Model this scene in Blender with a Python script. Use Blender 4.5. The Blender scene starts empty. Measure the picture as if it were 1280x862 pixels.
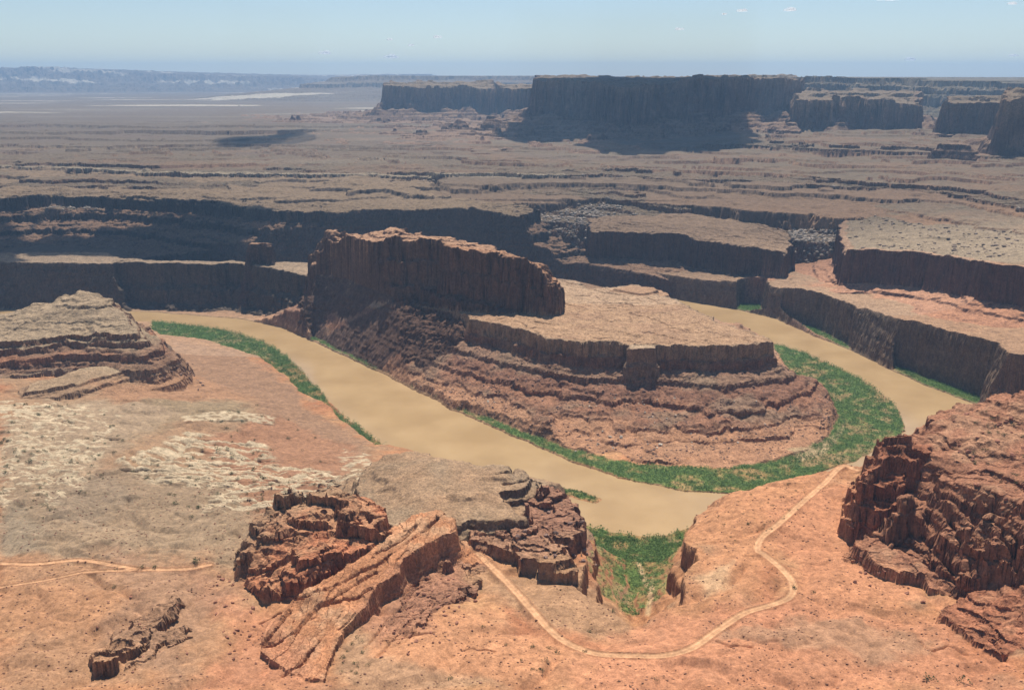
import bpy, math, os, time
import numpy as np
T0 = time.time()
Q = float(os.environ.get('SCQ', '1'))          # mesh density (1 = full)
f4 = np.float32
CAMZ, FPX, PHI = 600.0, 1244.4, math.radians(15.1)
cP, sP = math.cos(PHI), math.sin(PHI)
C = bpy.context.scene.collection

# ------------------------------------------------------------------ camera geometry -> places in the world
def U(px, py, z):                                # where the sight line through a photo point meets level z
    u, w = (px - 640) / FPX, (431 - py) / FPX
    t = (z - CAMZ) / (-sP + w * cP)
    return (u * t, (cP + w * sP) * t, z)
def B(px, D, z):                                 # at forward distance D and level z
    zc = D * cP + (CAMZ - z) * sP
    return ((px - 640) / FPX * zc, D, z)
def S(px, py, D):                                # at forward distance D, level from the sight line
    w = (431 - py) / FPX
    z = CAMZ + D * (-sP + w * cP) / (cP + w * sP)
    return B(px, D, z)
def UU(pts, z=None):
    return [U(*p) if z is None else U(p[0], p[1], z) for p in pts]

# ------------------------------------------------------------------ noise
_rng = np.random.RandomState(7)
_perm = _rng.permutation(512).astype(np.int32)
_perm = np.concatenate([_perm, _perm, _perm])
_ang = _rng.rand(512) * 2 * np.pi
_gx, _gy = np.cos(_ang).astype(f4), np.sin(_ang).astype(f4)
def pn(x, y, seed=0):
    x = x + f4(seed * 17.31); y = y + f4(seed * 9.77)
    xi = np.floor(x); yi = np.floor(y)
    fx = (x - xi).astype(f4); fy = (y - yi).astype(f4)
    xi = xi.astype(np.int32) & 511; yi = yi.astype(np.int32) & 511
    u = fx * fx * fx * (fx * (fx * 6 - 15) + 10); v = fy * fy * fy * (fy * (fy * 6 - 15) + 10)
    xj = (xi + 1) & 511; yj = (yi + 1) & 511
    def g(a, b, dx, dy):
        h = _perm[_perm[a] + b]
        return _gx[h] * dx + _gy[h] * dy
    n0 = g(xi, yi, fx, fy); n1 = g(xj, yi, fx - 1, fy)
    n2 = g(xi, yj, fx, fy - 1); n3 = g(xj, yj, fx - 1, fy - 1)
    a = n0 + u * (n1 - n0); b = n2 + u * (n3 - n2)
    return (a + v * (b - a)) * f4(1.5)
def fbm(x, y, sc, oc=3, seed=0, gain=.5):
    r = 0; a = 1.0; t = 0
    for i in range(oc):
        r = r + f4(a) * pn(x / f4(sc), y / f4(sc), seed + i * 3); t += a; a *= gain; sc /= 2.03
    return r / f4(t)
def ss(a, b, x):
    t = np.clip((x - a) / (b - a), 0, 1); return t * t * (3 - 2 * t)

# ------------------------------------------------------------------ distances
def seg_dist(X, Y, pts, closed=True):
    n = len(pts); best = np.full(X.shape, 1e18, f4)
    for i in range(n if closed else n - 1):
        ax, ay = pts[i][:2]; bx, by = pts[(i + 1) % n][:2]
        dx, dy = bx - ax, by - ay; L = dx * dx + dy * dy + 1e-9
        t = np.clip(((X - ax) * f4(dx) + (Y - ay) * f4(dy)) / f4(L), 0, 1)
        d = (X - ax - t * f4(dx)) ** 2 + (Y - ay - t * f4(dy)) ** 2
        np.minimum(best, d, out=best)
    return np.sqrt(best)
def inside(X, Y, pts):
    n = len(pts); r = np.zeros(X.shape, bool)
    for i in range(n):
        ax, ay = pts[i][:2]; bx, by = pts[(i + 1) % n][:2]
        if ay == by: continue
        c = (ay > Y) != (by > Y)
        r ^= c & (X < (bx - ax) * (Y - ay) / f4(by - ay) + ax)
    return r
def sdf(X, Y, pts):
    d = seg_dist(X, Y, pts); return np.where(inside(X, Y, pts), -d, d)
def idw(X, Y, pts, p=1.0, eps=9.0):
    num = 0; den = 0
    P = []
    n = len(pts)
    for i in range(n):                            # densify
        a, b = pts[i], pts[(i + 1) % n]
        L = math.hypot(a[0] - b[0], a[1] - b[1]); P.append((a, 1))
    for a, w in P:
        d2 = (X - a[0]) ** 2 + (Y - a[1]) ** 2 + eps
        w = 1 / (d2 ** f4(1.5)); num = num + w * f4(a[2]); den = den + w
    return num / den

# ------------------------------------------------------------------ the grid of ground points
ys = [540.0]
while ys[-1] < 33500:
    y = ys[-1]
    d = np.interp(y, [540, 1250, 1300, 3000, 4500, 7000, 12000, 20000, 66000], [.95, .95, 1.7, 1.9, 5, 10, 22, 60, 500])
    ys.append(y + d / Q)
ys = np.array(ys, f4)
ss_ = np.linspace(-.68, .68, int(1290 * Q), dtype=f4)
NR, NC = len(ys), len(ss_)
Yg, Sg = np.meshgrid(ys, ss_, indexing='ij')
Xg = (Sg * (Yg + 90)).astype(f4)
X, Y = Xg.ravel(), Yg.ravel()
N = X.size
print('grid', NR, NC, N)
# warps: broad, medium, small
W = []
for sc, oc, sd in ((230, 2, 1), (55, 2, 11), (14, 2, 21)):
    W.append((fbm(X, Y, sc, oc, sd), fbm(X, Y, sc, oc, sd + 5)))
nA = fbm(X, Y, 600, 3, 31); nB = fbm(X, Y, 90, 3, 41); nC = fbm(X, Y, 22, 3, 51); nD = fbm(X, Y, 6, 2, 61)
print('noise', time.time() - T0)

# ------------------------------------------------------------------ base ground: smooth surface through control points
ctl = [U(*p) for p in [
 (0,394,1),(100,392,1),(200,398,1),(300,410,1),(400,440,1),(450,480,1),(550,530,1),(650,575,1),(750,622,1),(820,650,1),
 (870,382,1),(950,410,1),(1050,450,1),(1130,495,1),(1170,515,1),(1150,560,1),(1080,600,1),(980,625,1),(900,645,1),
 (220,455,28),(300,460,13),(350,490,10),(250,440,8),(400,530,12),(300,510,34),(210,510,52),(100,520,70),(0,520,82),(-80,500,85),
 (440,560,18),(350,590,50),(250,580,62),(100,600,84),(0,600,92),(200,650,92),(0,660,97),(0,700,99),(120,705,99),(250,700,100),(0,800,104),(0,862,110),
 (200,800,102),(300,860,105),(450,610,75),(500,640,92),(560,700,97),(650,760,97),(760,745,93),(700,790,100),(500,800,100),(600,862,105),
 (450,860,104),(800,820,102),(800,862,107),(790,780,92),(800,600,2),(1000,560,3),(1050,540,3),(900,570,3),(700,540,6),(600,480,10),(500,430,15),
 (870,700,97),(900,630,97),(950,610,97),(1000,600,98),(1080,590,100),(950,690,101),(1000,740,104),(1050,680,103),(900,780,103),
 (1000,862,111),(1100,800,109),(1200,860,114),(1270,760,116),(1150,760,109),(1300,640,105),(1100,660,104),(1250,560,100),
 (-150,600,95),(-150,800,105),(-150,400,60),(1430,800,125),(1430,600,110),(150,760,103),(100,850,108),(900,862,109)]]
ctl += [B(-200,2400,40),B(640,3000,60),B(0,2700,20),B(1300,2600,80),B(1300,1500,60),B(-200,560,130),B(640,560,130),B(1500,560,140)]
cx = np.array(ctl)
def rbf_fit(P):
    sc = 300.0
    A = np.sqrt(((P[:, None, 0] - P[None, :, 0]) ** 2 + (P[:, None, 1] - P[None, :, 1]) ** 2) / sc ** 2 + .02)
    n = len(P); M = np.zeros((n + 3, n + 3)); M[:n, :n] = A - np.eye(n) * .02
    pl = np.column_stack([np.ones(n), P[:, 0] / sc, P[:, 1] / sc]); M[:n, n:] = pl; M[n:, :n] = pl.T
    b = np.zeros(n + 3); b[:n] = P[:, 2]
    return np.linalg.solve(M, b), sc
w, sc = rbf_fit(cx)
near = np.nonzero(Y < 3100)[0]
xn, yn = X[near], Y[near]
r = np.full(xn.shape, w[-3], f4) + xn * f4(w[-2] / sc) + yn * f4(w[-1] / sc)
for i, p in enumerate(cx):
    r += f4(w[i]) * np.sqrt(((xn - f4(p[0])) ** 2 + (yn - f4(p[1])) ** 2) / f4(sc * sc) + f4(.02))
far = np.interp(Y, [2500, 3000, 3500, 3900, 4300, 4800, 5600, 7500, 10000, 16000, 40000, 66000], [20, 40, 60, 120, 200, 222, 230, 240, 242, 232, 205, 190]).astype(f4)
rdg = 1 - np.abs(fbm(X * f4(.4), Y, 1100, 3, 171)) * 2.4
H = far + ((rdg - .55) * 20 + nA * 8) * ss(4300, 5600, Y) * (1 - ss(26000, 40000, Y)) + nA * 5 * ss(3300, 4000, Y)
t = ss(2500, 3000, yn)
H[near] = r * (1 - t) + far[near] * t
del r, t
H_base0 = H.copy()
print('base', time.time() - T0)

# ------------------------------------------------------------------ river outline
RIV = UU([(-160,398),(0,386),(100,390),(151,388),(202,391),(303,399),(350,409),(390,426),(430,445),(475,465),(526,492),(570,514),(627,539),(674,559),(721,580),(775,597),(855,614),(912,617),
 (1000,600),(1070,575),(1110,553),(1131,538),(1129,525),(1116,505),(1092,485),(1059,465),(1011,443),(966,428),(917,408),(884,394),(850,385),(800,377),(720,364),(600,352)], 0)
RIV += [B(300,2950,0),B(-160,3050,0),B(-160,3120,0),B(300,3050,0)]
RIV += UU([(600,346),(720,356),(800,366),(850,375),(917,386),(968,398),(1018,420),(1065,438),(1119,465),(1170,487),(1220,505),(1235,520),
 (1225,560),(1150,610),(1060,645),(960,665),(880,668),(858,662),(835,670),(800,670),(760,665),(735,658),(690,640),(640,615),(580,590),(520,570),(482,559),(445,532),(425,516),(411,502),(400,488),(380,468),
 (357,445),(330,428),(296,416),(256,408),(199,403),(120,401),(0,402),(-160,412)], 0)
# ------------------------------------------------------------------ landforms: rim outline with a stepped profile falling outward
LF = []
def LFadd(name, label, cat, rim, prof, warp=(8, 4, 1.5), rise=(0, 0), open_=None, group=None, back=None, rough=1.0, strata=1.0, kind=None, flat=None, tal=0.0):
    LF.append(dict(name=name, label=label, cat=cat, rim=rim, prof=prof, warp=warp, rise=rise, back=back or [], group=group, rough=rough, strata=strata, kind=kind, flat=flat, tal=tal))
def FAR(x0, x1, D, z): return [B(x1, D, z), B(x0, D, z)]

LFadd('mountain', 'long blue hazy mountain ridge on the far left skyline', 'mountain', [S(-300,91,27000),S(-60,88,27000),S(20,85,27000),S(50,83,27000),S(90,87,27000),S(200,92,27000),S(300,95,27000),S(420,98,27000),S(520,100,27000)], [(0,0),(1500,-200),(5000,-500)], (500,150,40), back=[B(520,31000,660),B(-300,31000,700)], strata=0)
LFadd('plateau', 'long flat blue plateau along the skyline behind the shadowed mesa', 'plateau', [S(418,97,17000),S(470,94.5,17000),S(560,95,17000),S(700,95,17000),S(855,96.5,17000),S(980,97,17000)], [(0,0),(150,-70),(500,-110),(560,-170),(2600,-370)], (60,50,1), back=[B(990,24000,590),B(460,24000,590)], strata=.5)
LFadd('plateau', 'high plateau with pale banded ledges on the right skyline', 'plateau', [S(985,98,7600),S(1025,95.5,7600),S(1099,98,7400),S(1180,101,7200),S(1290,104.5,7000),S(1450,110,6800)], [(0,0),(25,-38),(110,-52),(135,-92),(330,-112),(350,-165),(700,-230),(1500,-330)], (120,50,14), back=[B(1500,13000,585),B(985,13000,590)], strata=.7)
LFadd('mesa', 'sunlit square-ended mesa at the left end of the far cliff line', 'mesa', [S(480,107,8290),S(523,108,8290),S(575,109,8350),S(616,112,8290)], [(0,0),(20,-130),(40,-195),(260,-245),(330,-262),(1500,-300)], (16,12,1), back=[B(618,9100,545),B(525,9200,552),B(490,8800,540)], rough=1.6, strata=1, tal=1.1)
LFadd('mesa', 'small mesa between the sunlit mesa and the shadowed mesa', 'mesa', [S(624,111,8350),S(650,112,8300),S(690,113,8300)], [(0,0),(20,-130),(40,-195),(260,-245),(330,-262),(1500,-300)], (16,12,1), back=[B(690,9100,530),B(622,9100,530)], rough=1.6, tal=1.1)
LFadd('mesa', 'broad dark mesa lying under cloud shadow in the far centre', 'mesa', [S(674,101,6300),S(728,102,6200),S(758,107,6050),S(782,110,6000),S(812,106,5900),S(855,104,5900),S(904,98.5,6000),S(975,97.5,6000),S(992,100,6100)], [(0,0),(26,-150),(50,-225),(300,-282),(320,-290),(1400,-330)], (54,18,1), back=[B(1000,9000,590),B(680,9000,585)], rough=1.6, tal=1.1)
LFadd('mesa', 'long flat-topped cliff wall below the banded plateau', 'mesa', [S(995,125,5500),S(1069,126,5500),S(1110,128,5500),S(1148,131,5500)], [(0,0),(15,-110),(30,-155),(300,-205),(310,-212),(1200,-240)], (20,13,1), back=[B(1150,6600,500),B(1000,6800,500)], rough=1.4, tal=1.1)
LFadd('mesa', 'dark cliff mesa cut off by the right edge, the nearer of two', 'mesa', [S(1250,127,4000),S(1262,123,4000),S(1300,121,3950),S(1450,121,3900)], [(0,0),(15,-130),(30,-205),(200,-265),(1000,-330)], (14,11,1), back=[B(1500,4900,530),B(1262,4900,525)], rough=1.4, tal=1.1)
LFadd('mesa', 'dark cliff mesa just behind the one cut off by the right edge', 'mesa', [S(1182,132,4800),S(1220,129,4800),S(1270,130,4750)], [(0,0),(15,-110),(30,-152),(250,-205),(1100,-260)], (14,11,1), back=[B(1290,5600,480),B(1190,5600,480)], rough=1.4, tal=1.1)
TS = [(0,0),(3,-13),(60,-30),(63,-36),(300,-64)]
def band(name, label, pts, x0, x1, D, prof, **k):
    pts = [S(*p[1:]) if p[0] == 'S' else U(*p) for p in pts]; zz = pts[0][2]
    LFadd(name, label, 'cliff', pts, prof, back=[B(x1, D, pts[-1][2] + 10), B(x0, D, zz)], **k)
band('cliff_band', 'highest long dark ledge below the right-hand mesas', [(400,172,240),(600,174,242),(760,178,246),(855,181,262),(885,181,285),(931,181,292),(1018,188,292),(1119,191,292),(1213,196,292),(1290,204,290),(1450,232,290)], 300,1600,7000,[(0,0),(4,-34),(60,-52),(260,-70)], warp=(22,16,7), rise=(.05,40))
band('cliff_band', 'thin dark ledge second below the right-hand mesas', [(350,186,237),(520,188,238),(700,192,242),(820,197,250),(860,196,262),(900,199,270),(978,201,270),(1126,208,270),(1280,226,270),(1450,250,270)], 250,1600,7000,[(0,0),(3,-17),(60,-30),(300,-46)], warp=(20,16,8), rise=(.02,12))
band('cliff_band', 'broken dark ledge third below the right-hand mesas', [(500,203,236),(650,206,238),(770,212,243),(944,215,255),(1065,224,255),(1180,233,255),(1280,248,255),(1450,272,255)], 400,1600,7000,[(0,0),(3,-15),(60,-27),(300,-42)], warp=(26,18,8), rise=(.02,12))
wv_ = np.random.RandomState(5)
for y0, z0_, pr0 in ((156, 268, -13), (164, 262, -12), (172, 256, -13), (181, 249, -12), (190, 242, -12), (199, 236, -11)):
    o_ = wv_.uniform(-2.2, 2.2, 12); o_ = np.repeat(o_, 1)
    band('terrain', 'step ledge', [(px, y0 + o_[i] + max(0, px - 900) * .03, z0_) for i, px in enumerate((-200, -60, 60, 170, 290, 400, 520, 640, 760, 880, 1050, 1450))], -300, 1600, 32000, [(0,0),(4,pr0-6),(70,pr0-11),(250,pr0-18)], warp=(60,26,8), rise=(-.024, 0))
band('terrain', 'step ledge', [(560,236,221),(640,231,224),(760,229,227),(900,236,230),(1050,245,230),(1180,251,230),(1300,274,230),(1450,310,230)], 500, 1600, 32000, [(0,0),(4,-13),(70,-20),(250,-30)], warp=(26,16,7))
band('cliff_band', 'long pale-topped rim with a dark drop crossing the whole valley', [(-150,207,230),(61,208,230),(185,214,231),(286,216,232),(414,218,232),(603,220,234),(677,221,236),(760,218,240),(855,223,240),(934,225,240),(1018,231,240),(1146,237,240),(1280,262,240),(1450,292,240)], -300,1600,32000,[(0,0),(3,-21),(90,-36),(94,-43),(200,-48),(203,-53),(420,-66)], warp=(30,16,7), rise=(.01,6), tal=.5, rough=1.5)
band('cliff_band', 'rubble-fronted rim running across the valley below the pale-topped rim', [('S',-150,232,3750),('S',150,232,3750),('S',300,238,3650),('S',336,230,3800),('S',425,234,3700),('S',549,238,3600),('S',694,243,3450),('S',761,248,3350),('S',855,262,3180),('S',894,256,3220),('S',991,259,3150),('S',1052,266,3030),('S',1150,271,2900),('S',1280,301,2500),('S',1450,335,2200)], -300,1600,32000,[(0,0),(3,-17),(60,-26),(63,-33),(125,-42),(128,-48),(220,-60),(250,-110),(290,-170)], warp=(24,14,6), rise=(.01,5), tal=.15, rough=1.5)
band('canyon_wall', 'long shaded wall of the inner canyon on the left', [(-150,247,185),(0,250,185),(61,245,185),(168,248,185),(236,252,185),(303,262,188),(430,267,190),(519,272,190),(610,287,183),(650,290,178)], -300,690,32000,[(0,0),(5,-34),(50,-52),(56,-72),(130,-96),(135,-110),(320,-150)], warp=(34,18,7), rise=(.05,30), tal=.5, rough=1.5)
band('canyon_wall', 'shaded cliff wall behind the bench, left of the side canyon', [('S',736,289,2950),('S',800,291,2910),('S',850,292,2870),('S',875,300,2820),('S',930,308,2705),('S',975,313,2655),('S',986,319,2640)], 715,1000,64000,[(0,0),(6,-78),(14,-84),(40,-92),(90,-100),(300,-140)], warp=(4,6,3), rise=(.05,30), tal=.5, rough=1.4)
band('canyon_wall', 'great dark cliff wall above the bench at the right edge', [('S',1052,322,2450),('S',1064,312,2420),('S',1089,311,2415),('S',1153,316,2330),('S',1203,323,2220),('S',1232,328,2100),('S',1280,334,2030),('S',1330,346,1990),('S',1450,372,1900)], 1035,1600,64000,[(0,0),(7,-80),(20,-87),(50,-93),(53,-98),(150,-112),(300,-150)], warp=(4,6,3), rise=(.04,24), tal=.6, rough=1.0)
LFadd('canyon_wall', 'sheer wall dropping from the bench to the far bank on the right', 'cliff', UU([(690,333,45),(751,338,50),(805,337,55),(850,347,61),(951,361,74),(995,364,88),(1049,381,92),(1079,393,97),(1139,408,106),(1186,425,110),(1244,438,111),(1290,446,111),(1450,485,112)]), [(0,0),(5,-70),(14,-92),(40,-110)], (4,3,2), rise=(.01,4), back=[B(1600,3300,170),B(690,3300,90)], rough=1.2)
LFadd('canyon_wall', 'low pale-capped wall dropping to the far bank on the left', 'cliff', UU([(-150,340,118),(0,331,118),(40,335,118),(67,348,118),(84,338,118),(121,338,118),(148,328,118),(202,329,118),(262,331,118),(286,329,118),(330,334,118),(385,347,118),(420,366,118)]), [(0,0),(6,-50),(22,-70),(30,-100),(60,-120)], (5,5,3), rise=(.06,12), back=[B(440,2620,118),B(286,2645,119),B(160,2670,120),B(130,2770,124),B(-150,2800,125)], rough=1.2)
LFadd('rock_tower', 'small dark rock tower left of the great rock fin', 'butte', [S(309,312,2590),S(313,305,2600),S(330,304,2600),S(339,309,2590)], [(0,0),(4,-34),(7,-52),(12,-80)], (2,3,4), back=[B(339,2640,168),B(311,2640,172)])
LFadd('peninsula', 'flat tan bench on banded red slopes inside the river bend', 'butte', UU([(405,362,122),(500,379,125),(560,389,125),(583,394,125),(587,399,125),(627,406,125),(681,420,125),(721,425,125),(762,428,125),(855,431,125),(917,433,125),(951,428,125),(968,425,125),(937,414,125),(897,401,125),(880,391,125),(863,384,125),(846,374,125),(822,369,125),(819,362,125),(788,356,126),(761,358,125),(738,359,125),(721,352,125),(704,349,125),(681,344,125)]), [(0,0),(2,-25),(8,-31),(11,-45),(38,-58),(41,-66),(84,-80),(87,-88),(126,-98),(129,-103),(172,-111),(175,-114),(280,-124)], (4,4,2), back=[B(600,2560,124),B(500,2640,121),B(420,2660,119)], strata=.85, tal=.8, rough=1.35)
LFadd('rock_block', 'square block standing out from the peninsula rim', 'rock', UU([(785,435.5,122),(821,435.5,122),(820,430,124),(786,430,124)]), [(0,0),(2,-28),(6,-34),(14,-90)], (.5,.6,.5))
LFadd('cap_rock', 'low rounded cap of rock on the back of the tan bench', 'rock', UU([(768,361,131),(790,356,133),(815,359,132),(821,363,130),(800,367,130)]), [(0,0),(2,-4),(25,-9)], (2,2,1))
LFadd('rock_fin', 'great dark rock fin rising above the tan bench', 'rock fin', [S(388,331,2390),S(394,316,2375),(S(402,302,2350)),S(425,295,2300),S(469,303,2210),S(500,298,2160),S(536,297,2120),S(560,308,2080),S(583,312,2055),S(610,315,2045),S(644,322,2030),S(660,331,2020),S(674,342,2005),S(684,357,1990),S(700,376,1985)], [(0,0),(4,-45),(10,-52),(15,-98),(30,-106),(36,-128),(60,-142),(150,-205)], (4,9,5), back=[B(705,2060,150),B(672,2120,210),B(600,2170,245),B(500,2350,250),B(420,2440,238),B(388,2450,170)], rough=1.6, strata=1.2)
LFadd('butte', 'grey stepped butte beside the river at the left edge', 'butte', UU([(-120,425,130),(0,393,140),(50,379,152),(88,367,166),(100,364,172),(120,366,171),(128,372,164),(150,388,148),(160,400,140),(174,409,134),(176,418,130),(150,418,126),(90,418,124),(40,425,121),(0,429,118),(-120,445,115)]), [(0,0),(2,-9),(12,-13),(14,-23),(34,-31),(36,-42),(58,-54),(60,-62),(90,-100)], (5,5,3), strata=1.2, rough=1.3, tal=.6)
LFadd('rock_ledge', 'pale curved ledge at the foot of the grey stepped butte', 'rock ledge', UU([(28,492,80),(60,487,79),(110,476,77),(150,465,74),(182,458,71),(170,450,78),(100,460,84),(40,478,86)]), [(0,0),(1.5,-5),(18,-10),(20,-15),(70,-26)], (2,2,1.5))
LFadd('rock_bluff', 'smooth brown bluff with layered ledges beside the river', 'rock outcrop', UU([(462,578,114),(485,566,119),(520,563,124),(560,574,127),(627,581,126),(657,583,124),(672,593,121),(665,606,121),(625,612,123),(640,632,122),(662,650,121),(625,651,121),(586,649,119),(565,660,116),(500,665,113),(450,640,110),(445,610,110)]), [(0,0),(1.5,-8),(8,-11),(10,-17),(30,-26),(80,-50)], (4,4,2), rise=(.12,7), rough=.9)
LFadd('rock_outcrop', 'broken brown cliff rocks on the right side of the smooth bluff', 'rock outcrop', UU([(672,597,110),(704,617,109),(736,642,107),(739,668,103),(716,684,101),(728,718,99),(700,722,99),(668,702,101),(625,690,103),(583,676,106),(600,650,112),(650,655,113)]), [(0,0),(2,-16),(10,-22),(13,-36),(50,-70)], (6,7,4), rough=2.2, strata=1.3)
LFadd('sandstone_mound', 'rough rusty sandstone mound at the lower left of centre', 'rock outcrop', UU([(294,692,118),(300,668,134),(316,653,142),(344,631,152),(366,614,161),(400,607,167),(432,609,167),(461,621,160),(475,640,150),(492,657,139),(440,682,134),(400,705,127),(340,732,114),(310,725,110)]), [(0,0),(2,-14),(8,-20),(10,-34),(30,-50),(60,-68)], (5,6,3), rough=2.4, strata=1.5)
LFadd('slickrock_slab', 'long tilted slickrock slab with a dark undercut front edge', 'rock outcrop', UU([(492,657,134),(520,641,138),(545,636,139),(566,648,136),(574,662,132),(560,668,132),(533,679,131),(505,698,128),(499,716,124),(472,732,121),(458,757,116),(429,787,110),(417,817,107),(410,850,105),(370,850,103),(328,812,104),(335,778,109),(398,727,121),(442,701,129)]), [(0,0),(1.5,-14),(4,-22),(10,-32),(40,-40)], (1.5,2,1), rough=.5, strata=.35)
LFadd('rock_outcrop', 'dark jagged outcrop on the orange flat at the lower left', 'rock outcrop', UU([(215,738,114),(222,745,113),(205,768,112),(190,780,110),(175,800,110),(150,815,110),(128,836,111),(112,838,111),(117,815,113),(145,788,114),(165,770,115),(195,752,115)]), [(0,0),(1.5,-11),(6,-14),(20,-18)], (4,6,5), rough=1.7)
LFadd('rock_outcrop', 'smaller dark outcrop between the jagged outcrop and the rust mound', 'rock outcrop', UU([(190,785,109),(218,780,110),(226,795,108),(215,806,107),(190,805,107),(186,822,107),(165,842,108),(160,838,109),(172,815,109)]), [(0,0),(1.5,-8),(12,-13)], (4,6,5), rough=1.7)
LFadd('rock_outcrop', 'low broken band of dark rocks between the slickrock slab and the road', 'rock outcrop', UU([(474,800,101),(492,765,102),(520,735,103),(552,705,103),(578,692,102),(594,702,102),(590,728,102),(560,750,102),(530,775,101),(500,806,101)]), [(0,0),(1.5,-3),(8,-5),(20,-9)], (5,6,4), rough=1.75)
RB = 'rock butte'
LFadd('sandstone_butte', 'upper debris slope of the big dark red butte at the right edge', RB, UU([(1150,546,203),(1163,521,209),(1190,512,214),(1215,504,221),(1250,493,231),(1280,487,240),(1400,470,255),(1520,560,235),(1450,640,215),(1280,625,206),(1240,612,200),(1200,605,194),(1160,590,190)]), [(0,0),(2,-12),(10,-18),(12,-28),(30,-40),(33,-60),(60,-90),(90,-120)], (6,7,3), rough=1.4, strata=1.0)
LFadd('sandstone_fin', 'tall dark double fin on the river side of the big red butte', RB, UU([(1056,616,144),(1061,605,150),(1080,594,163),(1088,571,182),(1103,554,198),(1119,542,210),(1134,542,211),(1150,546,209),(1166,556,204),(1152,578,197),(1122,574,193),(1102,590,180),(1086,612,162),(1070,627,146)]), [(0,0),(2,-22),(7,-28),(9,-60),(20,-80),(30,-110)], (5,6,3), rough=2.4, strata=1.2)
LFadd('sandstone_rib', 'short rib of rock between the dark double fin and the broken shoulder', RB, UU([(1088,640,138),(1100,612,158),(1114,588,178),(1130,590,180),(1124,618,162),(1108,646,138)]), [(0,0),(2,-16),(6,-20),(8,-40),(25,-60)], (3,4,3), rough=2.2, strata=1.2)
LFadd('sandstone_shoulder', 'broken middle shoulder of the big dark red butte', RB, UU([(1100,660,130),(1140,628,165),(1200,625,180),(1280,640,196),(1430,650,205),(1430,740,176),(1280,690,168),(1240,684,164),(1222,688,158),(1204,694,146),(1150,676,132)]), [(0,0),(2,-15),(9,-20),(11,-36),(30,-50)], (7,8,4), rough=2.6, strata=1.8)
LFadd('sandstone_slab', 'tilted layered slab at the foot of the big dark red butte', RB, UU([(1066,682,120),(1089,668,124),(1150,680,128),(1194,697,131),(1205,725,124),(1184,742,113),(1164,730,115),(1153,717,118),(1122,715,118),(1102,707,118),(1086,692,118)]), [(0,0),(1.5,-12),(10,-18),(30,-24)], (2,3,2), rough=1.6, strata=1.2)
LFadd('sandstone_ridge', 'low curved ridge of red rock in the lower right corner', RB, UU([(1174,772,114),(1182,758,118),(1196,748,121),(1216,739,126),(1290,735,142),(1430,740,150),(1430,900,130),(1275,866,112),(1262,850,113),(1256,825,116),(1220,795,118),(1190,777,117)]), [(0,0),(1.5,-10),(8,-14),(25,-20)], (3,4,3), rough=1.6, strata=1.2)

PEN = UU([(-160,405),(0,394),(151,395),(202,397),(303,408),(350,424),(390,448),(430,478),(475,510),(526,530),(600,562),(700,600),(800,640),(900,640),(1000,625),(1100,590),(1150,550),(1165,520),(1130,490),(1080,462),(1015,432),(960,412),(900,390),(850,380),(720,360),(600,349)], 0) + [B(300,2985,0),B(-160,3090,0)]
inpen = inside(X, Y, PEN)
PENL = ('low pale-capped', 'small dark rock tower', 'flat tan bench', 'square block', 'low rounded cap', 'great dark rock fin')
reg = np.full(N, -1, np.int16)
rough = np.full(N, .35, f4); strat = np.full(N, .35, f4) + ss(3300, 4200, Y) * f4(.8)
out = np.zeros(N, f4)
inn = np.zeros(N, f4)                        # distance inside the rim of the winning landform (0 = outside)
fard = ss(2500, 7000, Y)
for k, L in enumerate(LF):
    pts = L['rim'] + L['back']
    pr = L['prof']; reach = pr[-1][0]; drop = pr[-1][1]
    a = np.array(pts); cap = 500 + reach
    m = (X > a[:, 0].min() - reach - 60) & (X < a[:, 0].max() + reach + 60) & (Y > a[:, 1].min() - reach - 60) & (Y < a[:, 1].max() + reach + 60)
    m &= inpen if L['label'].startswith(PENL) else ~inpen
    id_ = np.nonzero(m)[0]
    if not len(id_): continue
    x, y = X[id_], Y[id_]
    wx = x.copy(); wy = y.copy()
    for j, amp in enumerate(L['warp']):
        wx += W[j][0][id_] * f4(amp * 2.2); wy += W[j][1][id_] * f4(amp * 2.2)
    # cheap: everything far behind the front rim is plainly inside
    fr = np.array(L['rim']); deep = (wy > fr[:, 1].max() + cap) & (wy < a[:, 1].max() - 700) & (np.ptp(a[:, 0]) > 30000)
    rimz = fr[:, 2]
    d = np.full(x.shape, -cap, f4)
    q = ~deep
    d[q] = sdf(wx[q], wy[q], pts)
    if np.ptp(a[:, 2]) > .5:
        z0 = np.full(x.shape, a[-1, 2], f4); z0[q] = idw(wx[q], wy[q], pts)
    else: z0 = np.full(x.shape, a[0, 2], f4)
    dd = np.maximum(d, 0)
    if L['tal']:
        dd = dd * (1 + f4(L['tal']) * (W[1][0][id_] * f4(.35) + W[0][1][id_] * f4(.8)) * ss(3, 40, dd))
    h = z0 + np.interp(dd, [p[0] for p in pr], [p[1] for p in pr]).astype(f4) - np.maximum(d - reach, 0) * 2.5
    h += np.minimum(np.maximum(-d, 0) * f4(L['rise'][0]), f4(L['rise'][1]))
    if L['cat'] == 'mesa':
        h += np.where(d < 0, nB[id_] * 13 + nA[id_] * 10, 0)
        h += np.clip(W[0][0][id_] * 2.2 + W[1][0][id_] * .5, 0, 1) * f4(48) * np.exp(-((dd - 75) / 85) ** 2)
    win = h > H[id_]
    ii = id_[win]
    H[ii] = h[win]; reg[ii] = k; rough[ii] = L['rough']; strat[ii] = L['strata']
    inn[ii] = np.maximum(-d[win], 0); out[ii] = dd[win]
print('landforms', time.time() - T0)

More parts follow.
